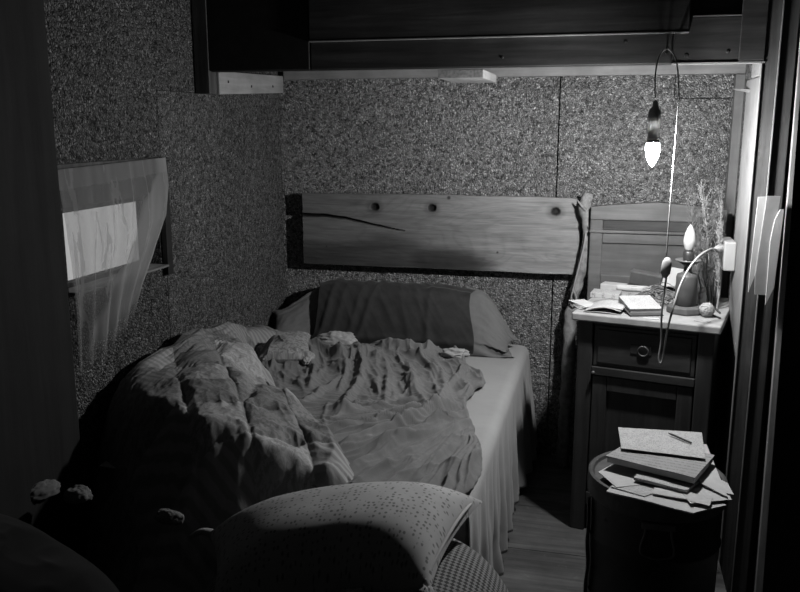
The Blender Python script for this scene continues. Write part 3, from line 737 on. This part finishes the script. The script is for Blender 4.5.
def pil(U, V, Z): # bilinear case between its four corners
    U = np.asarray(U, float)[..., None]; V = np.asarray(V, float)[..., None]; P = (1-U)*V*PA + U*V*PB + U*(1-V)*PC_ + (1-U)*(1-V)*PD
    P = P.copy(); P[..., 2] += Z; return P
a_, c_ = pillow(2, 2, .262, n=120, m=80, wr=0, seed=3, sharp=.55)
Uq, Vq = (a_[:, :, 0]+1)/2, (a_[:, :, 1]+1)/2
wr_ = .004*(ridged(Uq*3, Vq*2, 61, 2)-.4)*np.minimum(1, (a_[:, :, 2]/.05)) - .03*np.exp(-((Uq-.55)/.3)**2)*sstep(-Vq, -.25, 0)
pt_ = pil(Uq, Vq, a_[:, :, 2]*1.05 + wr_); pb_ = pil(Uq, Vq, np.maximum(c_[:, :, 2]*.3, -.05))
b = MB(); b.grid(pt_); b.grid(pb_, flip=True); uvp = np.dstack([Uq*.62, Vq*.38]).reshape(-1, 2)
b.build('pillowcase', M_dots, dp, smooth=True, uv=np.vstack([uvp, uvp]))
b = MB(); b.tube([pil(.965+.012*math.sin(t*3), t, .006+.030*math.sin(PI*t)).tolist() for t in np.linspace(.02, .98, 9)], .004, 8); b.build('hem', M_dots, dp, smooth=True)
b = MB(); b.tube([pil(.02, .97, .0).tolist(), pil(-.02, 1.0, .004).tolist(), pil(-.06, 1.0, -.006).tolist()], [.012, .008, .005], 8); b.build('corner_tie', M_pale_cloth, dp, smooth=True)
crumple('rag', M_white_sheet, (-.455, 1.435, .515), (.045, .028, .022), .2, 3.3, 'white rag poking out under the dotted pillow, left one', 'rag', .25)
crumple('rag', M_white_sheet, (-.315, 1.475, .515), (.016, .034, .036), .1, 8.3, 'white rag beneath the right end of the dotted pillow', 'rag', .25)
crumple('rag', M_case, (-1.01, 1.70, .500), (.040, .022, .020), -.1, 5.3, 'pale cloth added for a lit bit on the shadowed near side of the duvet', 'rag', .15)  # this and the next two: lit bits of duvet, added as pale cloth
crumple('rag', M_case, (-1.265, 1.70, .53), (.036, .026, .024), .2, 6.3, 'square pale cloth added for a lit bit of the duvet close to the dark post', 'rag', .15)
crumple('rag', M_case, (-1.365, 1.70, .53), (.018, .045, .028), -.5, 9.3, 'long pale cloth added for a lit bit of the duvet beside the post', 'rag', .15)
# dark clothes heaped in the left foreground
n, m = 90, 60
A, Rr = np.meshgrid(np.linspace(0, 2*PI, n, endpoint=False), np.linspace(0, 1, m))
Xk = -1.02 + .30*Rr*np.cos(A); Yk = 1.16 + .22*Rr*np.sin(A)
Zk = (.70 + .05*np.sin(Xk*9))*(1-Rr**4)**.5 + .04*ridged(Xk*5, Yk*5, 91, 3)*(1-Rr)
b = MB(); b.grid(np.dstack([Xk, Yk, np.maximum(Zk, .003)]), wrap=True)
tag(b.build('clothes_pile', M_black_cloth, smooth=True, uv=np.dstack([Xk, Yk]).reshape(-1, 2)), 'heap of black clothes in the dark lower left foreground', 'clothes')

# ------------------------------------------------------------------ bedside cabinet
ca0 = math.radians(-12); CU = np.array([math.cos(ca0), math.sin(ca0)]); CV = np.array([-math.sin(ca0), math.cos(ca0)])
RC = rot_z(ca0); TC = np.array([-.10, 2.86, 0.]); CW, CD, CH = .485, .50, .812
def cb(u, v, z): return (np.array([u, v, z]) @ RC.T + TC).tolist()
cab = thing('bedside_cabinet', 'dark wooden bedside cabinet with pale worn top', 'cabinet', tuple(cb(CW/2, CD/2, 0)))
def cbuild(b, name, m, parent=cab, **kw): return b.build(name, m, parent, R=RC, T=TC, **kw)
b = MB(); b.box((.018, .03, .10), (.036, CD-.01, .783)); b.box((CW-.036, .03, .10), (CW-.018, CD-.01, .783)); b.box((.036, CD-.03, .10), (CW-.036, CD-.012, .783)); b.box((.036, .05, .10), (CW-.036, CD-.03, .12)); b.box((.07, .06, .60), (CW-.07, CD-.03, .612))
cbuild(b, 'carcass', M_cab, bevel=.003)
b = MB(); b.box((.018, .024, .0), (.070, .066, .783)); cbuild(b, 'stile', M_cab, bevel=.004)
b = MB(); b.box((CW-.070, .024, .0), (CW-.018, .066, .783)); cbuild(b, 'stile', M_cab, bevel=.004)
for lo_, hi_ in (((.071, .026, .772), (CW-.071, .06, .784)), ((.071, .022, .592), (CW-.071, .06, .622)), ((.071, .028, .10), (CW-.071, .06, .15))):
    b = MB(); b.box(lo_, hi_); cbuild(b, 'rail', M_cabx, bevel=.003)
b = MB(); b.box((-.002, 0, .785), (CW, CD, CH)); cbuild(b, 'top', M_top, bevel=.005)
for u in (.018, CW-.060):
    b = MB(); b.box((u, CD-.055, 0), (u+.042, CD-.013, .099)); cbuild(b, 'leg', M_cab)
b = MB(); b.box((.074, .030, .625), (CW-.074, .20, .770)); b.box((.088, .026, .637), (CW-.088, .031, .758))
dr = cbuild(b, 'drawer', M_cabx, bevel=.003)
b = MB(); b.obox((.235, .0245, .700), (.07, .003, .032)); dpl = cbuild(b, 'handle_plate', M_metal, dr, bevel=.004)
b = MB(); ring = [(.243+.017*math.sin(a), .019-.002*math.cos(a), .697+.017*math.cos(a)) for a in np.linspace(0, 2*PI, 20)]; b.tube(ring, .0028, 8, 0); cbuild(b, 'ring_pull', M_wire, dr, smooth=True)
b = MB(); b.box((.074, .030, .153), (.125, .055, .590)); b.box((CW-.125, .030, .153), (CW-.074, .055, .590)); b.box((.125, .030, .535), (CW-.125, .055, .590)); b.box((.125, .030, .153), (CW-.125, .055, .22))
do = cbuild(b, 'door', M_cab, bevel=.004)
b = MB(); b.box((.124, .046, .21), (CW-.124, .052, .54)); cbuild(b, 'panel', M_cabp, do)
b = MB(); b.lathe([(.002, 0), (.004, .004), (.007, .010), (.006, .015), (.001, .017)], (.080, .022, .603), 12, rot_x(PI/2)); cbuild(b, 'knob', M_wire, smooth=True)

# old bed panel standing behind the cabinet
bp = thing('wooden_panel', 'framed wooden panel standing behind the bedside cabinet', 'panel', (.19, 3.40, 0))
PX0, PX1, PY = -.062, .448, 3.385
b = MB(); b.box((PX0, PY, 0), (PX0+.05, PY+.03, 1.12)); b.build('stile', M_splash, bp, bevel=.005)
b = MB(); b.box((PX1-.05, PY, 0), (PX1, PY+.03, 1.12)); b.build('stile', M_splash, bp, bevel=.005)
b = MB(); tops = [(PX0, 1.128), (PX0+.06, 1.136), (.19, 1.152), (PX1-.06, 1.136), (PX1, 1.128)]
Vt = [(x, y, z) for y in (PY-.006, PY+.034) for x, z in ([(PX0, 1.078)] + tops + [(PX1, 1.078)])]
k = 7; b.add(Vt, [tuple(range(k)), tuple(range(2*k-1, k-1, -1))] + [((i+1) % k, i, k+i, k+(i+1) % k) for i in range(k)]); b.build('top_rail', M_splash, bp, bevel=.003)
b = MB(); b.box((PX0+.05, PY+.002, 1.038), (PX1-.05, PY+.03, 1.078)); b.build('moulding', wood('panel_moulding', .07, 'x', var=.7), bp, bevel=.003)
b = MB(); b.box((PX0-.002, PY-.008, 1.026), (PX1+.002, PY+.03, 1.038)); b.build('bead', M_splash, bp, bevel=.003)
for z0_, z1_ in ((.985, 1.024), (.80, .855)):
    b = MB(); b.box((PX0+.05, PY+.002, z0_), (PX1-.05, PY+.03, z1_)); b.build('rail', M_splash, bp, bevel=.003)
b = MB(); b.box((PX0+.048, PY+.012, .40), (PX1-.048, PY+.022, .99)); b.build('field', M_splash2, bp)

# ------------------------------------------------------------------ things on the cabinet (positions in cabinet coordinates u, v)
ZT = CH
def page_block(b, u0, v0, w, h, t, a=0, z=ZT, curl=.0):
    b.obox((0, 0, t/2), (w, h, t)); return dict(R=RC @ rot_z(a), T=cb(u0, v0, z))
# open booklet, two halves
bo = thing('booklet', 'open printed booklet lying at the left front of the cabinet top', 'booklet', tuple(cb(.105, .10, ZT)))
n = 26; U, V = np.meshgrid(np.linspace(0, 1, n), np.linspace(0, 1, 6))
def leaf(u0, v0, w, h, a, arch, z, lift=.0):
    X = U*w; Y = V*h; Z = arch*np.sin(U*PI)*1.0 + lift*U + .001
    P = np.dstack([X, Y, Z]) @ (RC @ rot_z(a)).T + np.array(cb(u0, v0, z)); return P
for (u0, v0, w, h, a, arch, lift, nm) in ((.035, .025, .125, .15, .05, .014, .008, 'page'), (.045, .035, .118, .148, .02, .010, .014, 'page')):
    b = MB(); b.grid(leaf(u0, v0, w, h, a, arch, ZT+.004, lift)); b.build(nm, M_page, bo, smooth=True, solid=.003)
b = MB(); b.grid(leaf(.033, .022, .128, .156, .05, .004, ZT+.0005, .0)); b.build('cover', M_cover, bo, solid=.0012)
lf = MB()
for k in range(4): lf.obox((0, 0, .0012+.0026*k), (.075-.004*k, .12, .0016), rot_z(.55+.07*k))
tag(lf.build('loose_pages', M_paper, R=RC, T=cb(.012, .125, ZT+.001)), 'fanned loose pages at the left edge of the cabinet top', 'pages')
# tented notebook
nb = thing('notebook', 'notebook lying face up beside the open booklet, written pages raised', 'notebook', tuple(cb(.215, .11, ZT)))
b = MB(); b.obox((0, 0, .010), (.112, .125, .016)); b.build('page_block', M_paper, nb, R=RC @ rot_z(.52) @ rot_x(.16), T=cb(.205, .125, ZT+.013), bevel=.002)
b = MB(); b.obox((0, 0, .0195), (.114, .128, .002)); b.build('top_page', M_written, nb, R=RC @ rot_z(.52) @ rot_x(.16), T=cb(.205, .125, ZT+.013))
b = MB(); b.obox((0, 0, .001), (.116, .130, .002)); b.build('cover', M_darkbox, nb, R=RC @ rot_z(.52) @ rot_x(.16), T=cb(.212, .105, ZT+.0128))
# small cards behind
tag(MB().obox((0, 0, .009), (.105, .085, .018)).build('card', M_page, R=RC @ rot_z(.06), T=cb(.045, .33, ZT+.0005), bevel=.001), 'small printed card deck behind the open booklet', 'card')
tag(MB().obox((0, 0, .015), (.09, .06, .030)).build('paper_packet', M_paper, R=RC @ rot_z(-.08), T=cb(.05, .44, ZT+.0005), bevel=.002), 'white paper packet at the back left of the cabinet top', 'packet')
rl = thing('paper_roll', 'pale rolled paper lying across the cabinet top', 'roll', tuple(cb(.15, .36, ZT)))
b = MB(); b.obox((0, 0, -.0255+.0065), (.09, .05, .012)); b.build('book', M_cover, rl, R=RC @ rot_z(.2), T=cb(.135, .40, ZT+.0255)); b = MB(); b.lathe([(.006, -.062), (.0125, -.062), (.0125, .062), (.006, .062)], (0, 0, 0), 20, rot_y(PI/2)); b.build('roll', M_paper, rl, R=RC @ rot_z(.10), T=cb(.135, .40, ZT+.0255), smooth=False)
b = MB(); b.lathe([(.0128, -.010), (.0131, -.010), (.0131, .010), (.0128, .010)], (0, 0, 0), 20, rot_y(PI/2)); b.build('band', M_greyp, rl, R=RC @ rot_z(.10), T=cb(.135, .40, ZT+.0255))
# dark box and white box at the back
db = thing('dark_box', 'small dark cardboard box tilted at the back of the cabinet', 'box', tuple(cb(.16, .41, ZT)))
b = MB(); b.obox((0, 0, .022), (.115, .05, .044)); b.build('body', M_darkbox, db, R=RC @ rot_z(-.05) @ rot_y(.12), T=cb(.165, .462, ZT+.030), bevel=.002)
b = MB(); b.obox((0, 0, .047), (.119, .054, .006)); b.build('lid', plain('box_lid_card', .10), db, R=RC @ rot_z(-.05) @ rot_y(.12), T=cb(.165, .462, ZT+.030), bevel=.001)
wb = thing('white_box', 'white card box leaning back behind the hanging switch', 'box', tuple(cb(.27, .40, ZT)))
b = MB(); b.obox((0, 0, .036), (.105, .020, .075)); b.build('body', M_card, wb, R=RC @ rot_z(-.04) @ rot_y(.10) @ rot_x(-.2), T=cb(.268, .468, ZT+.030), bevel=.0015)
# heap of dry twigs
hw = thing('dried_herbs', 'tangle of dark dried herbs heaped in the middle of the cabinet top', 'herbs', tuple(cb(.26, .24, ZT)))
rnd = random.Random(4)
for q in range(3):
    b = MB()
    for k in range(26):
        u = .17+.17*rnd.random(); v = .20+.22*rnd.random(); a = rnd.uniform(-.9, .9)+.3; L = rnd.uniform(.04, .10); z = ZT+.004+.055*rnd.random()*max(0, 1-abs(u-.26)/.12)
        b.tube([cb(u-L/2*math.cos(a), v-L/2*math.sin(a), max(ZT+.002, z-.006)), cb(u, v+.01*rnd.uniform(-1, 1), z+.010), cb(u+L/2*math.cos(a), v+L/2*math.sin(a), max(ZT+.002, z-.004))], [.0012, .0018, .001], 5, 3)
    b.build('twig_bunch', (M_twig, M_stem, M_twig)[q], hw)['kind'] = 'stuff'
b = MB()
for k in range(34):
    u = .20+.14*rnd.random(); v = .20+.15*rnd.random(); z = ZT+.005+.035*rnd.random()
    b.obox(cb(u, v, z), (.016, .007, .001), rot_z(rnd.random()*6) @ rot_x(rnd.uniform(-1, 1)) @ rot_y(rnd.uniform(-.8, .8)))
b.build('dried_leaves', M_twig, hw)['kind'] = 'stuff'
# candle-shaped lamp on a round wooden base
cl = thing('candle_lamp', 'dark candlestick lamp with unlit flame bulb on the cabinet', 'lamp', tuple(cb(.345, .175, ZT)))
cT = cb(.350, .17, ZT)
b = MB(); b.lathe([(.060, .0), (.062, .006), (.060, .022), (.050, .027), (.001, .0275)], cT, 8); b.build('base', M_candleb, cl, bevel=.002)
b = MB(); b.lathe([(.034, .0277), (.036, .03), (.0355, .125), (.033, .135), (.016, .140), (.013, .150), (.013, .165), (.030, .176), (.001, .1765)], cT, 28); b.build('column', M_candle, cl, smooth=True)
b = MB(); b.lathe([(.012, .177), (.040, .180), (.043, .185), (.041, .186), (.012, .182)], cT, 28); b.build('drip_tray', plain('drip_tray_metal', .14, rough=.4, metal=.4), cl, smooth=True)
b = MB(); b.lathe([(.017, .183), (.018, .19), (.0185, .212), (.016, .215), (.0001, .2155)], cT, 24); b.build('lamp_socket', M_metal, cl, smooth=True)
b = MB(); b.lathe([(.011, .2157), (.014, .222), (.0195, .240), (.0205, .252), (.0175, .272), (.011, .290), (.005, .301), (.0005, .306)], cT, 28); b.build('flame_bulb', M_opal, cl, smooth=True)
# bits around the lamp
bl = thing('string_ball', 'small ball of pale string at the right front of the cabinet', 'ball', tuple(cb(.43, .14, ZT)))
b = MB(); b.lathe([(.024*math.cos(a)+.0001, .024+.024*math.sin(a)) for a in np.linspace(-PI/2, PI/2, 14)], cb(.425, .135, ZT+.0005), 24); b.build('core', M_string, bl, smooth=True)
for k in range(9):
    R_ = rot_x(rnd.uniform(-1.4, 1.4)) @ rot_y(rnd.uniform(-1.4, 1.4)); c = np.array(cb(.425, .135, ZT+.0245))
    b = MB(); b.tube([c + R_ @ np.array([.0245*math.cos(a), .0245*math.sin(a), 0]) for a in np.linspace(0, 2*PI, 22)], .0015, 6, 0); b.build('strand', M_string, bl, smooth=True)
tag(MB().lathe([(.003, 0), (.003, .12), (.0005, .135)], (0, 0, 0), 8, rot_y(PI/2)).build('pencil', M_pencil, R=RC @ rot_z(2.2), T=cb(.47, .12, ZT+.0035)), 'dark pencil pointing to the lamp base on the cabinet', 'pencil')
tag(MB().lathe([(.0035, 0), (.0035, .11), (.001, .118)], (0, 0, 0), 8, rot_y(PI/2)).build('pen', M_darkbox, R=RC @ rot_z(1.9), T=cb(.462, .20, ZT+.004)), 'dark pen lying behind the ball of string', 'pen')
crumple('crumpled_paper', M_paper, cb(.385, .275, ZT+.03), (.022, .02, .05), .3, 2.2, 'crumpled white paper standing behind the candle lamp', 'paper', .4)
tag(MB().obox((0, 0, .001), (.05, .018, .002)).build('paper_scrap', M_paper, R=RC @ rot_z(.25), T=cb(.262, .022, ZT+.0003)), 'small paper scrap at the front edge before the notebook', 'scrap')
tag(MB().obox((0, 0, .001), (.045, .028, .0016)).build('paper_slip', M_cover, R=RC @ rot_z(-.35), T=cb(.42, .055, ZT+.0003)), 'torn grey slip at the right front corner of the cabinet', 'scrap')
# dried plant stalks
pt = thing('dried_plant', 'tall bunch of dried plant stalks at the right of the cabinet', 'plant', tuple(cb(.43, .33, ZT)))
STK = [((.405, .30), (.335, .36, 1.09), 1.19), ((.42, .34), (.375, .37, 1.12), 1.22), ((.43, .32), (.42, .36, 1.1), 1.21), ((.44, .30), (.435, .34, 1.05), 1.16), ((.425, .28), (.395, .31, 1.0), 1.12), ((.445, .27), (.44, .27, 1.0), 1.08), ((.41, .37), (.36, .40, 1.0), 1.14)]
for k, ((u0, v0), (u1, v1, zm), zt) in enumerate(STK):
    b = MB(); p0 = np.array(cb(u0, v0, ZT+.001)); p1 = np.array(cb(u1, v1, zm)); p2 = np.array(cb(u1+(u1-u0)*.5*(1 if k % 2 else .4), v1+.01, zt))
    mid = (p0+p1)/2 + np.array([rnd.uniform(-.01, .01), rnd.uniform(-.01, .01), 0])
    path = smooth_path([p0, mid, p1, p2], 8); b.tube(path, [.0035, .003, .002, .001], 6, 0)
    for j in range(6, len(path)):
        for q in range(3):
            L = rnd.uniform(.025, .075)*(1-.4*j/len(path)); a = rnd.uniform(0, 2*PI); d = np.array([math.cos(a)*.6, math.sin(a)*.5, rnd.uniform(.4, 1.0)])
            e1 = path[j] + d*L*.5 + np.array([0, 0, -.004]); e2 = path[j] + d*L + np.array([0, 0, .01])
            for e_ in (e1, e2): e_[0] = min(e_[0], .390); e_[1] = min(e_[1], 3.37)
            b.tube([path[j], e1, e2], [.0012, .0009, .0005], 4, 2)
            for w_ in range(3):
                s0 = e1 + (e2-e1)*rnd.random(); dd = np.array([rnd.uniform(-1, 1), rnd.uniform(-1, 1), rnd.uniform(0, 1)])*.013
                s1 = s0+dd; s1[0] = min(s1[0], .392); s1[1] = min(s1[1], 3.375)
                b.tube([s0, s1], [.0009, .0005], 4, 0)
    b.build('stalk', M_stem if k % 2 else M_twig, pt)

# ------------------------------------------------------------------ hanging lamp: bulb, holder, cord over a nail, switch, plug
YC = 2.66
lp = thing('hanging_lamp', 'lit candle bulb hanging from its own cord over a nail', 'lamp', (.126, YC, 1.30))
b = MB(); bx, bz = .1255, 1.391
b.lathe([(.017, .0035), (.0212, -.004), (.0215, -.014), (.0190, -.034), (.0125, -.052), (.006, -.063), (.0005, -.068)], (bx, YC, bz), 24); b.build('bulb', M_bulb, lp, smooth=True)
b = MB(); b.lathe([(.0005, .004), (.0207, .004), (.0207, .006), (.0178, .0125), (.0005, .013)], (bx, YC, bz+.001), 24); b.build('light_shield', plain('light_shield_grey', .30, rough=.5), lp, smooth=False)  # flange added to shield the holder from the bulb light
b = MB(); b.lathe([(.0005, .014), (.0168, .014), (.0200, .088), (.017, .100), (.009, .110), (.008, .120), (.004, .128), (.0005, .1285)], (bx, YC, bz+.001), 24); b.build('lamp_holder', M_socket, lp, smooth=True)
b = MB(); b.tube([(.1235, YC, 1.527), (.121, YC+.01, 1.57), (.123, YC+.04, 1.615), (.132, YC+.07, 1.655), (.152, YC+.085, 1.674), (.172, YC+.075, 1.658), (.184, YC+.05, 1.62), (.190, YC, 1.54), (.190, YC, 1.462), (.188, YC, 1.35), (.187, YC, 1.25), (.1855, YC, 1.14), (.185, YC, 1.05)], .0022, 8, 8); b.build('cord', M_cordg, lp, smooth=True)
b = MB(); b.lathe([(.004, .032), (.008, .030), (.0145, .018), (.0155, 0), (.0145, -.018), (.008, -.030), (.004, -.033)], (0, 0, 0), 20)
Vv = b.v[0]; Vv[:, 1] *= .6; b.build('switch', M_greyp, lp, R=rot_y(.10), T=(.187, YC, 1.015), smooth=True)
b = MB(); b.tube([(.189, YC, .984), (.185, YC-.004, .93), (.182, YC-.006, .876), (.184, YC-.004, .82), (.186, YC-.004, .775), (.182, YC-.006, .728), (.186, YC-.008, .709), (.193, YC-.006, .722), (.197, YC-.004, .765), (.203, YC, .82), (.215, YC+.01, .88), (.234, YC+.04, .95), (.262, YC+.09, 1.0), (.30, YC+.16, 1.033), (.345, YC+.28, 1.038), (.372, YC+.35, 1.028)], .0032, 8, 8)
b.build('white_cord', M_cordw, lp, smooth=True)
b = MB(); b.lathe([(.004, 0), (.010, .012), (.015, .032), (.016, .048)], (0, 0, 0), 16, rot_y(PI/2)); b.build('plug', M_white, lp, R=rot_z(.9), T=(.3655, YC+.345, 1.028), smooth=True)
tag(MB().lathe([(.0022, 0), (.0022, .055), (.005, .056), (.005, .058)], (.152, YP+.012, 1.663), 10, rot_x(PI/2)).build('nail', M_metal), 'nail in the dark board holding the lamp cord', 'nail')
# socket outlet on the post, and the folded sheet pinned beside it
ou = thing('socket_outlet', 'white wall socket on the pale post taking the lamp plug', 'outlet', (.42, 3.05, .955))
b = MB(); b.box((.397, 3.0, .955), (.4355, 3.15, 1.055)); b.build('housing', M_white, ou, bevel=.004)
b = MB(); b.lathe([(.026, 0), (.026, .002), (.021, .002), (.020, .0005)], (.398, 3.075, 1.005), 24, rot_y(-PI/2)); b.build('socket_face', M_greyp, ou)
fs = thing('folded_sheet', 'pale folded cardboard sheet hanging on the brown boards', 'cardboard', (.47, YP-.03, .93))
for nm, m_, pts_ in (('front_fold', M_card, [(.446,1.232),(.470,1.234),(.456,.99),(.441,.935),(.4405,.99)]), ('middle_fold', paper('shaded_card', .26), [(.470,1.236),(.508,1.236),(.500,1.12),(.492,.93),(.460,.93),(.456,.99)]), ('back_fold', paper('light_card', .42), [(.509,1.196),(.520,1.197),(.512,.955),(.492,.90),(.489,1.10),(.497,1.165)])):  # middle fold: shade of the turned face put into a greyer card
    yy = {'front_fold': YP-.030, 'middle_fold': YP-.034, 'back_fold': YP-.0405}[nm]
    b = MB(); k = len(pts_); b.add([(x, yy, z) for x, z in pts_] + [(x, yy+.006, z) for x, z in pts_], [tuple(range(k)), tuple(range(2*k-1, k-1, -1))] + [((i+1) % k, i, k+i, k+(i+1) % k) for i in range(k)])
    b.build(nm, m_, fs)

# ------------------------------------------------------------------ the drum with papers
DC = np.array([.17, 2.27]); DR = .185; DZ = .50
dm = thing('drum', 'black round metal drum with a wire handle, papers on its lid', 'drum', (DC[0], DC[1], 0))
b = MB(); b.lathe([(.168, .0), (.172, .004), (.175, .15), (.179, .155), (.175, .16), (.177, .32), (.181, .325), (.177, .33), (.178, .472), (.1775, .476)], (DC[0], DC[1], 0), 64); b.build('body', M_drum, dm, smooth=True)
b = MB(); b.lathe([(.179, .440), (DR, .442), (DR+.002, .475), (DR, .498), (.178, .5), (.172, .497), (.168, .489), (.0005, .488)], (DC[0], DC[1], 0), 64); b.build('lid', M_drumtop, dm, smooth=False, bevel=.001)
b = MB()
fr = lambda x, z, o=.006: (DC[0]+x, DC[1]-math.sqrt((.179+o)**2-x*x), z)
b.tube([fr(-.032, .425), fr(-.034, .40), fr(-.042, .365), fr(-.036, .345), fr(0, .338), fr(.036, .345), fr(.042, .365), fr(.034, .40), fr(.032, .425)], .003, 8, 6); b.build('wire_handle', M_wire, dm, smooth=True)
b = MB(); b.obox((DC[0], DC[1]-.182, .428), (.085, .008, .020)); b.build('handle_bracket', M_wire, dm, bevel=.003)
b = MB(); b.obox(fr(-.13, .40, -.003), (.012, .006, .006)); b.build('latch', M_wire, dm)
b = MB(); th = math.radians(196)
pth = [(DC[0]+(.186)*math.cos(th+d), DC[1]+.186*math.sin(th+d), z) for d, z in ((0, .43), (.05, .36), (.02, .30), (.10, .24), (.04, .17), (.08, .10), (.03, .04))]
P = np.array([[(p[0]-.004*k, p[1]-.012*k, p[2]) for k in (-1, 0, 1)] for p in smooth_path(pth, 4)]); b.grid(P); b.build('peeling_tape', M_tape, dm, solid=.002)
def sheet(name, m, pts, z, t, label, cat='paper', warp=.003, seed=0, parent=None, group=None, zt=None):
    """a (slightly buckled) sheet or block of paper from four corners a b c d"""
    a, b_, c, d = [np.array(p, float) for p in pts]; nn = 16
    U, V = np.meshgrid(np.linspace(0, 1, nn), np.linspace(0, 1, nn))
    P = ((1-U)*(1-V))[..., None]*a + (U*(1-V))[..., None]*b_ + (U*V)[..., None]*c + ((1-U)*V)[..., None]*d
    Z = z + t + warp*(fbm(U*2.5+seed, V*2.5, seed)) + (0 if zt is None else ((1-U)*(1-V)*zt[0]+U*(1-V)*zt[1]+U*V*zt[2]+(1-U)*V*zt[3]))
    top = np.dstack([P, Z]); bt = top.copy(); bt[:, :, 2] -= t
    b = MB(); b.grid(top); b.grid(bt, flip=True); N = nn*nn
    per = [j for j in range(nn)] + [i*nn+nn-1 for i in range(1, nn)] + [(nn-1)*nn+j for j in range(nn-2, -1, -1)] + [i*nn for i in range(nn-2, 0, -1)]
    b.f += [(p, N+p, N+q, q)[::1] for p, q in zip(per, per[1:]+per[:1])]
    o = b.build(name, m, parent)
    if label: tag(o, label, cat, group)
    return o
zz = DZ+.001
sheet('newspaper', M_paper, [(.035,2.10),(.245,2.025),(.33,2.09),(.10,2.30)], zz, .004, 'folded white newspaper lowest on the drum, its corner over the rim', warp=.004, seed=1)
sheet('envelope', M_paper, [(.012,2.21),(.06,2.12),(.22,2.20),(.09,2.34)], zz+.008, .002, 'thin pale envelope poking out at the left of the papers on the drum', 'envelope', warp=.002, seed=2)
sheet('loose_sheet', M_paper, [(.24,2.06),(.345,2.11),(.30,2.40),(.16,2.36)], zz+.010, .002, 'loose white sheet sticking out at the right of the papers on the drum', warp=.004, seed=3)
sheet('folded_letter', M_written, [(.105,2.165),(.235,2.115),(.27,2.18),(.13,2.24)], zz+.014, .008, 'folded letter under the front edge of the worn notebook on the drum', 'letter', warp=.004, seed=4)
jr = thing('journal', 'thick worn notebook lying on the papers on the drum', 'notebook', (.17, 2.28, zz+.024))
sheet('page_block', M_paper, [(.035,2.245),(.255,2.145),(.318,2.30),(.12,2.41)], zz+.026, .014, None, warp=.004, seed=5, parent=jr, zt=(.0, .004, .006, .0))
sheet('cover', M_cover, [(.030,2.242),(.256,2.141),(.322,2.302),(.12,2.415)], zz+.0415, .0025, None, warp=.006, seed=5, parent=jr, zt=(.0, .004, .006, .0))
sheet('drawing', M_written, [(.072,2.285),(.292,2.255),(.305,2.475),(.065,2.47)], zz+.047, .0015, 'large pale written sheet at the back of the papers on the drum', warp=.004, seed=7, zt=(.006, .010, .004, .0))
sheet('document', M_card, [(.275,2.17),(.335,2.11),(.315,2.43),(.26,2.44)], zz+.020, .003, 'white document under the right side of the worn notebook on the drum', warp=.003, seed=8, zt=(.0, -.006, .01, .012))
sheet('flyer', M_page, [(.045,2.125),(.13,2.085),(.20,2.16),(.09,2.20)], zz+.0065, .0012, 'thin printed flyer at the front left of the papers on the drum', warp=.003, seed=11)
sheet('receipt', M_paper, [(.24,2.07),(.285,2.055),(.30,2.11),(.25,2.12)], zz+.0125, .001, 'small white receipt at the front right of the papers on the drum', warp=.004, seed=12)
sheet('letter', M_card, [(.15,2.10),(.235,2.085),(.25,2.13),(.16,2.15)], zz+.009, .003, 'white folded letter at the front edge of the papers on the drum', warp=.003, seed=13)
sheet('page', M_paper, [(.285,2.16),(.352,2.13),(.345,2.20),(.30,2.26)], zz+.0155, .001, 'loose page corner pointing over the right rim of the drum', warp=.004, seed=14)
pn = MB(); pn.lathe([(.0030, 0), (.0032, .075), (.0008, .088)], (0, 0, 0), 8, rot_y(PI/2)); tag(pn.build('pencil', M_pencil, R=rot_z(2.3), T=(.265, 2.36, zz+.0615)), 'short dark pencil on the top sheet of papers on the drum', 'pencil')

for o in bpy.data.objects:
    if '_base' in o: del o['_base']
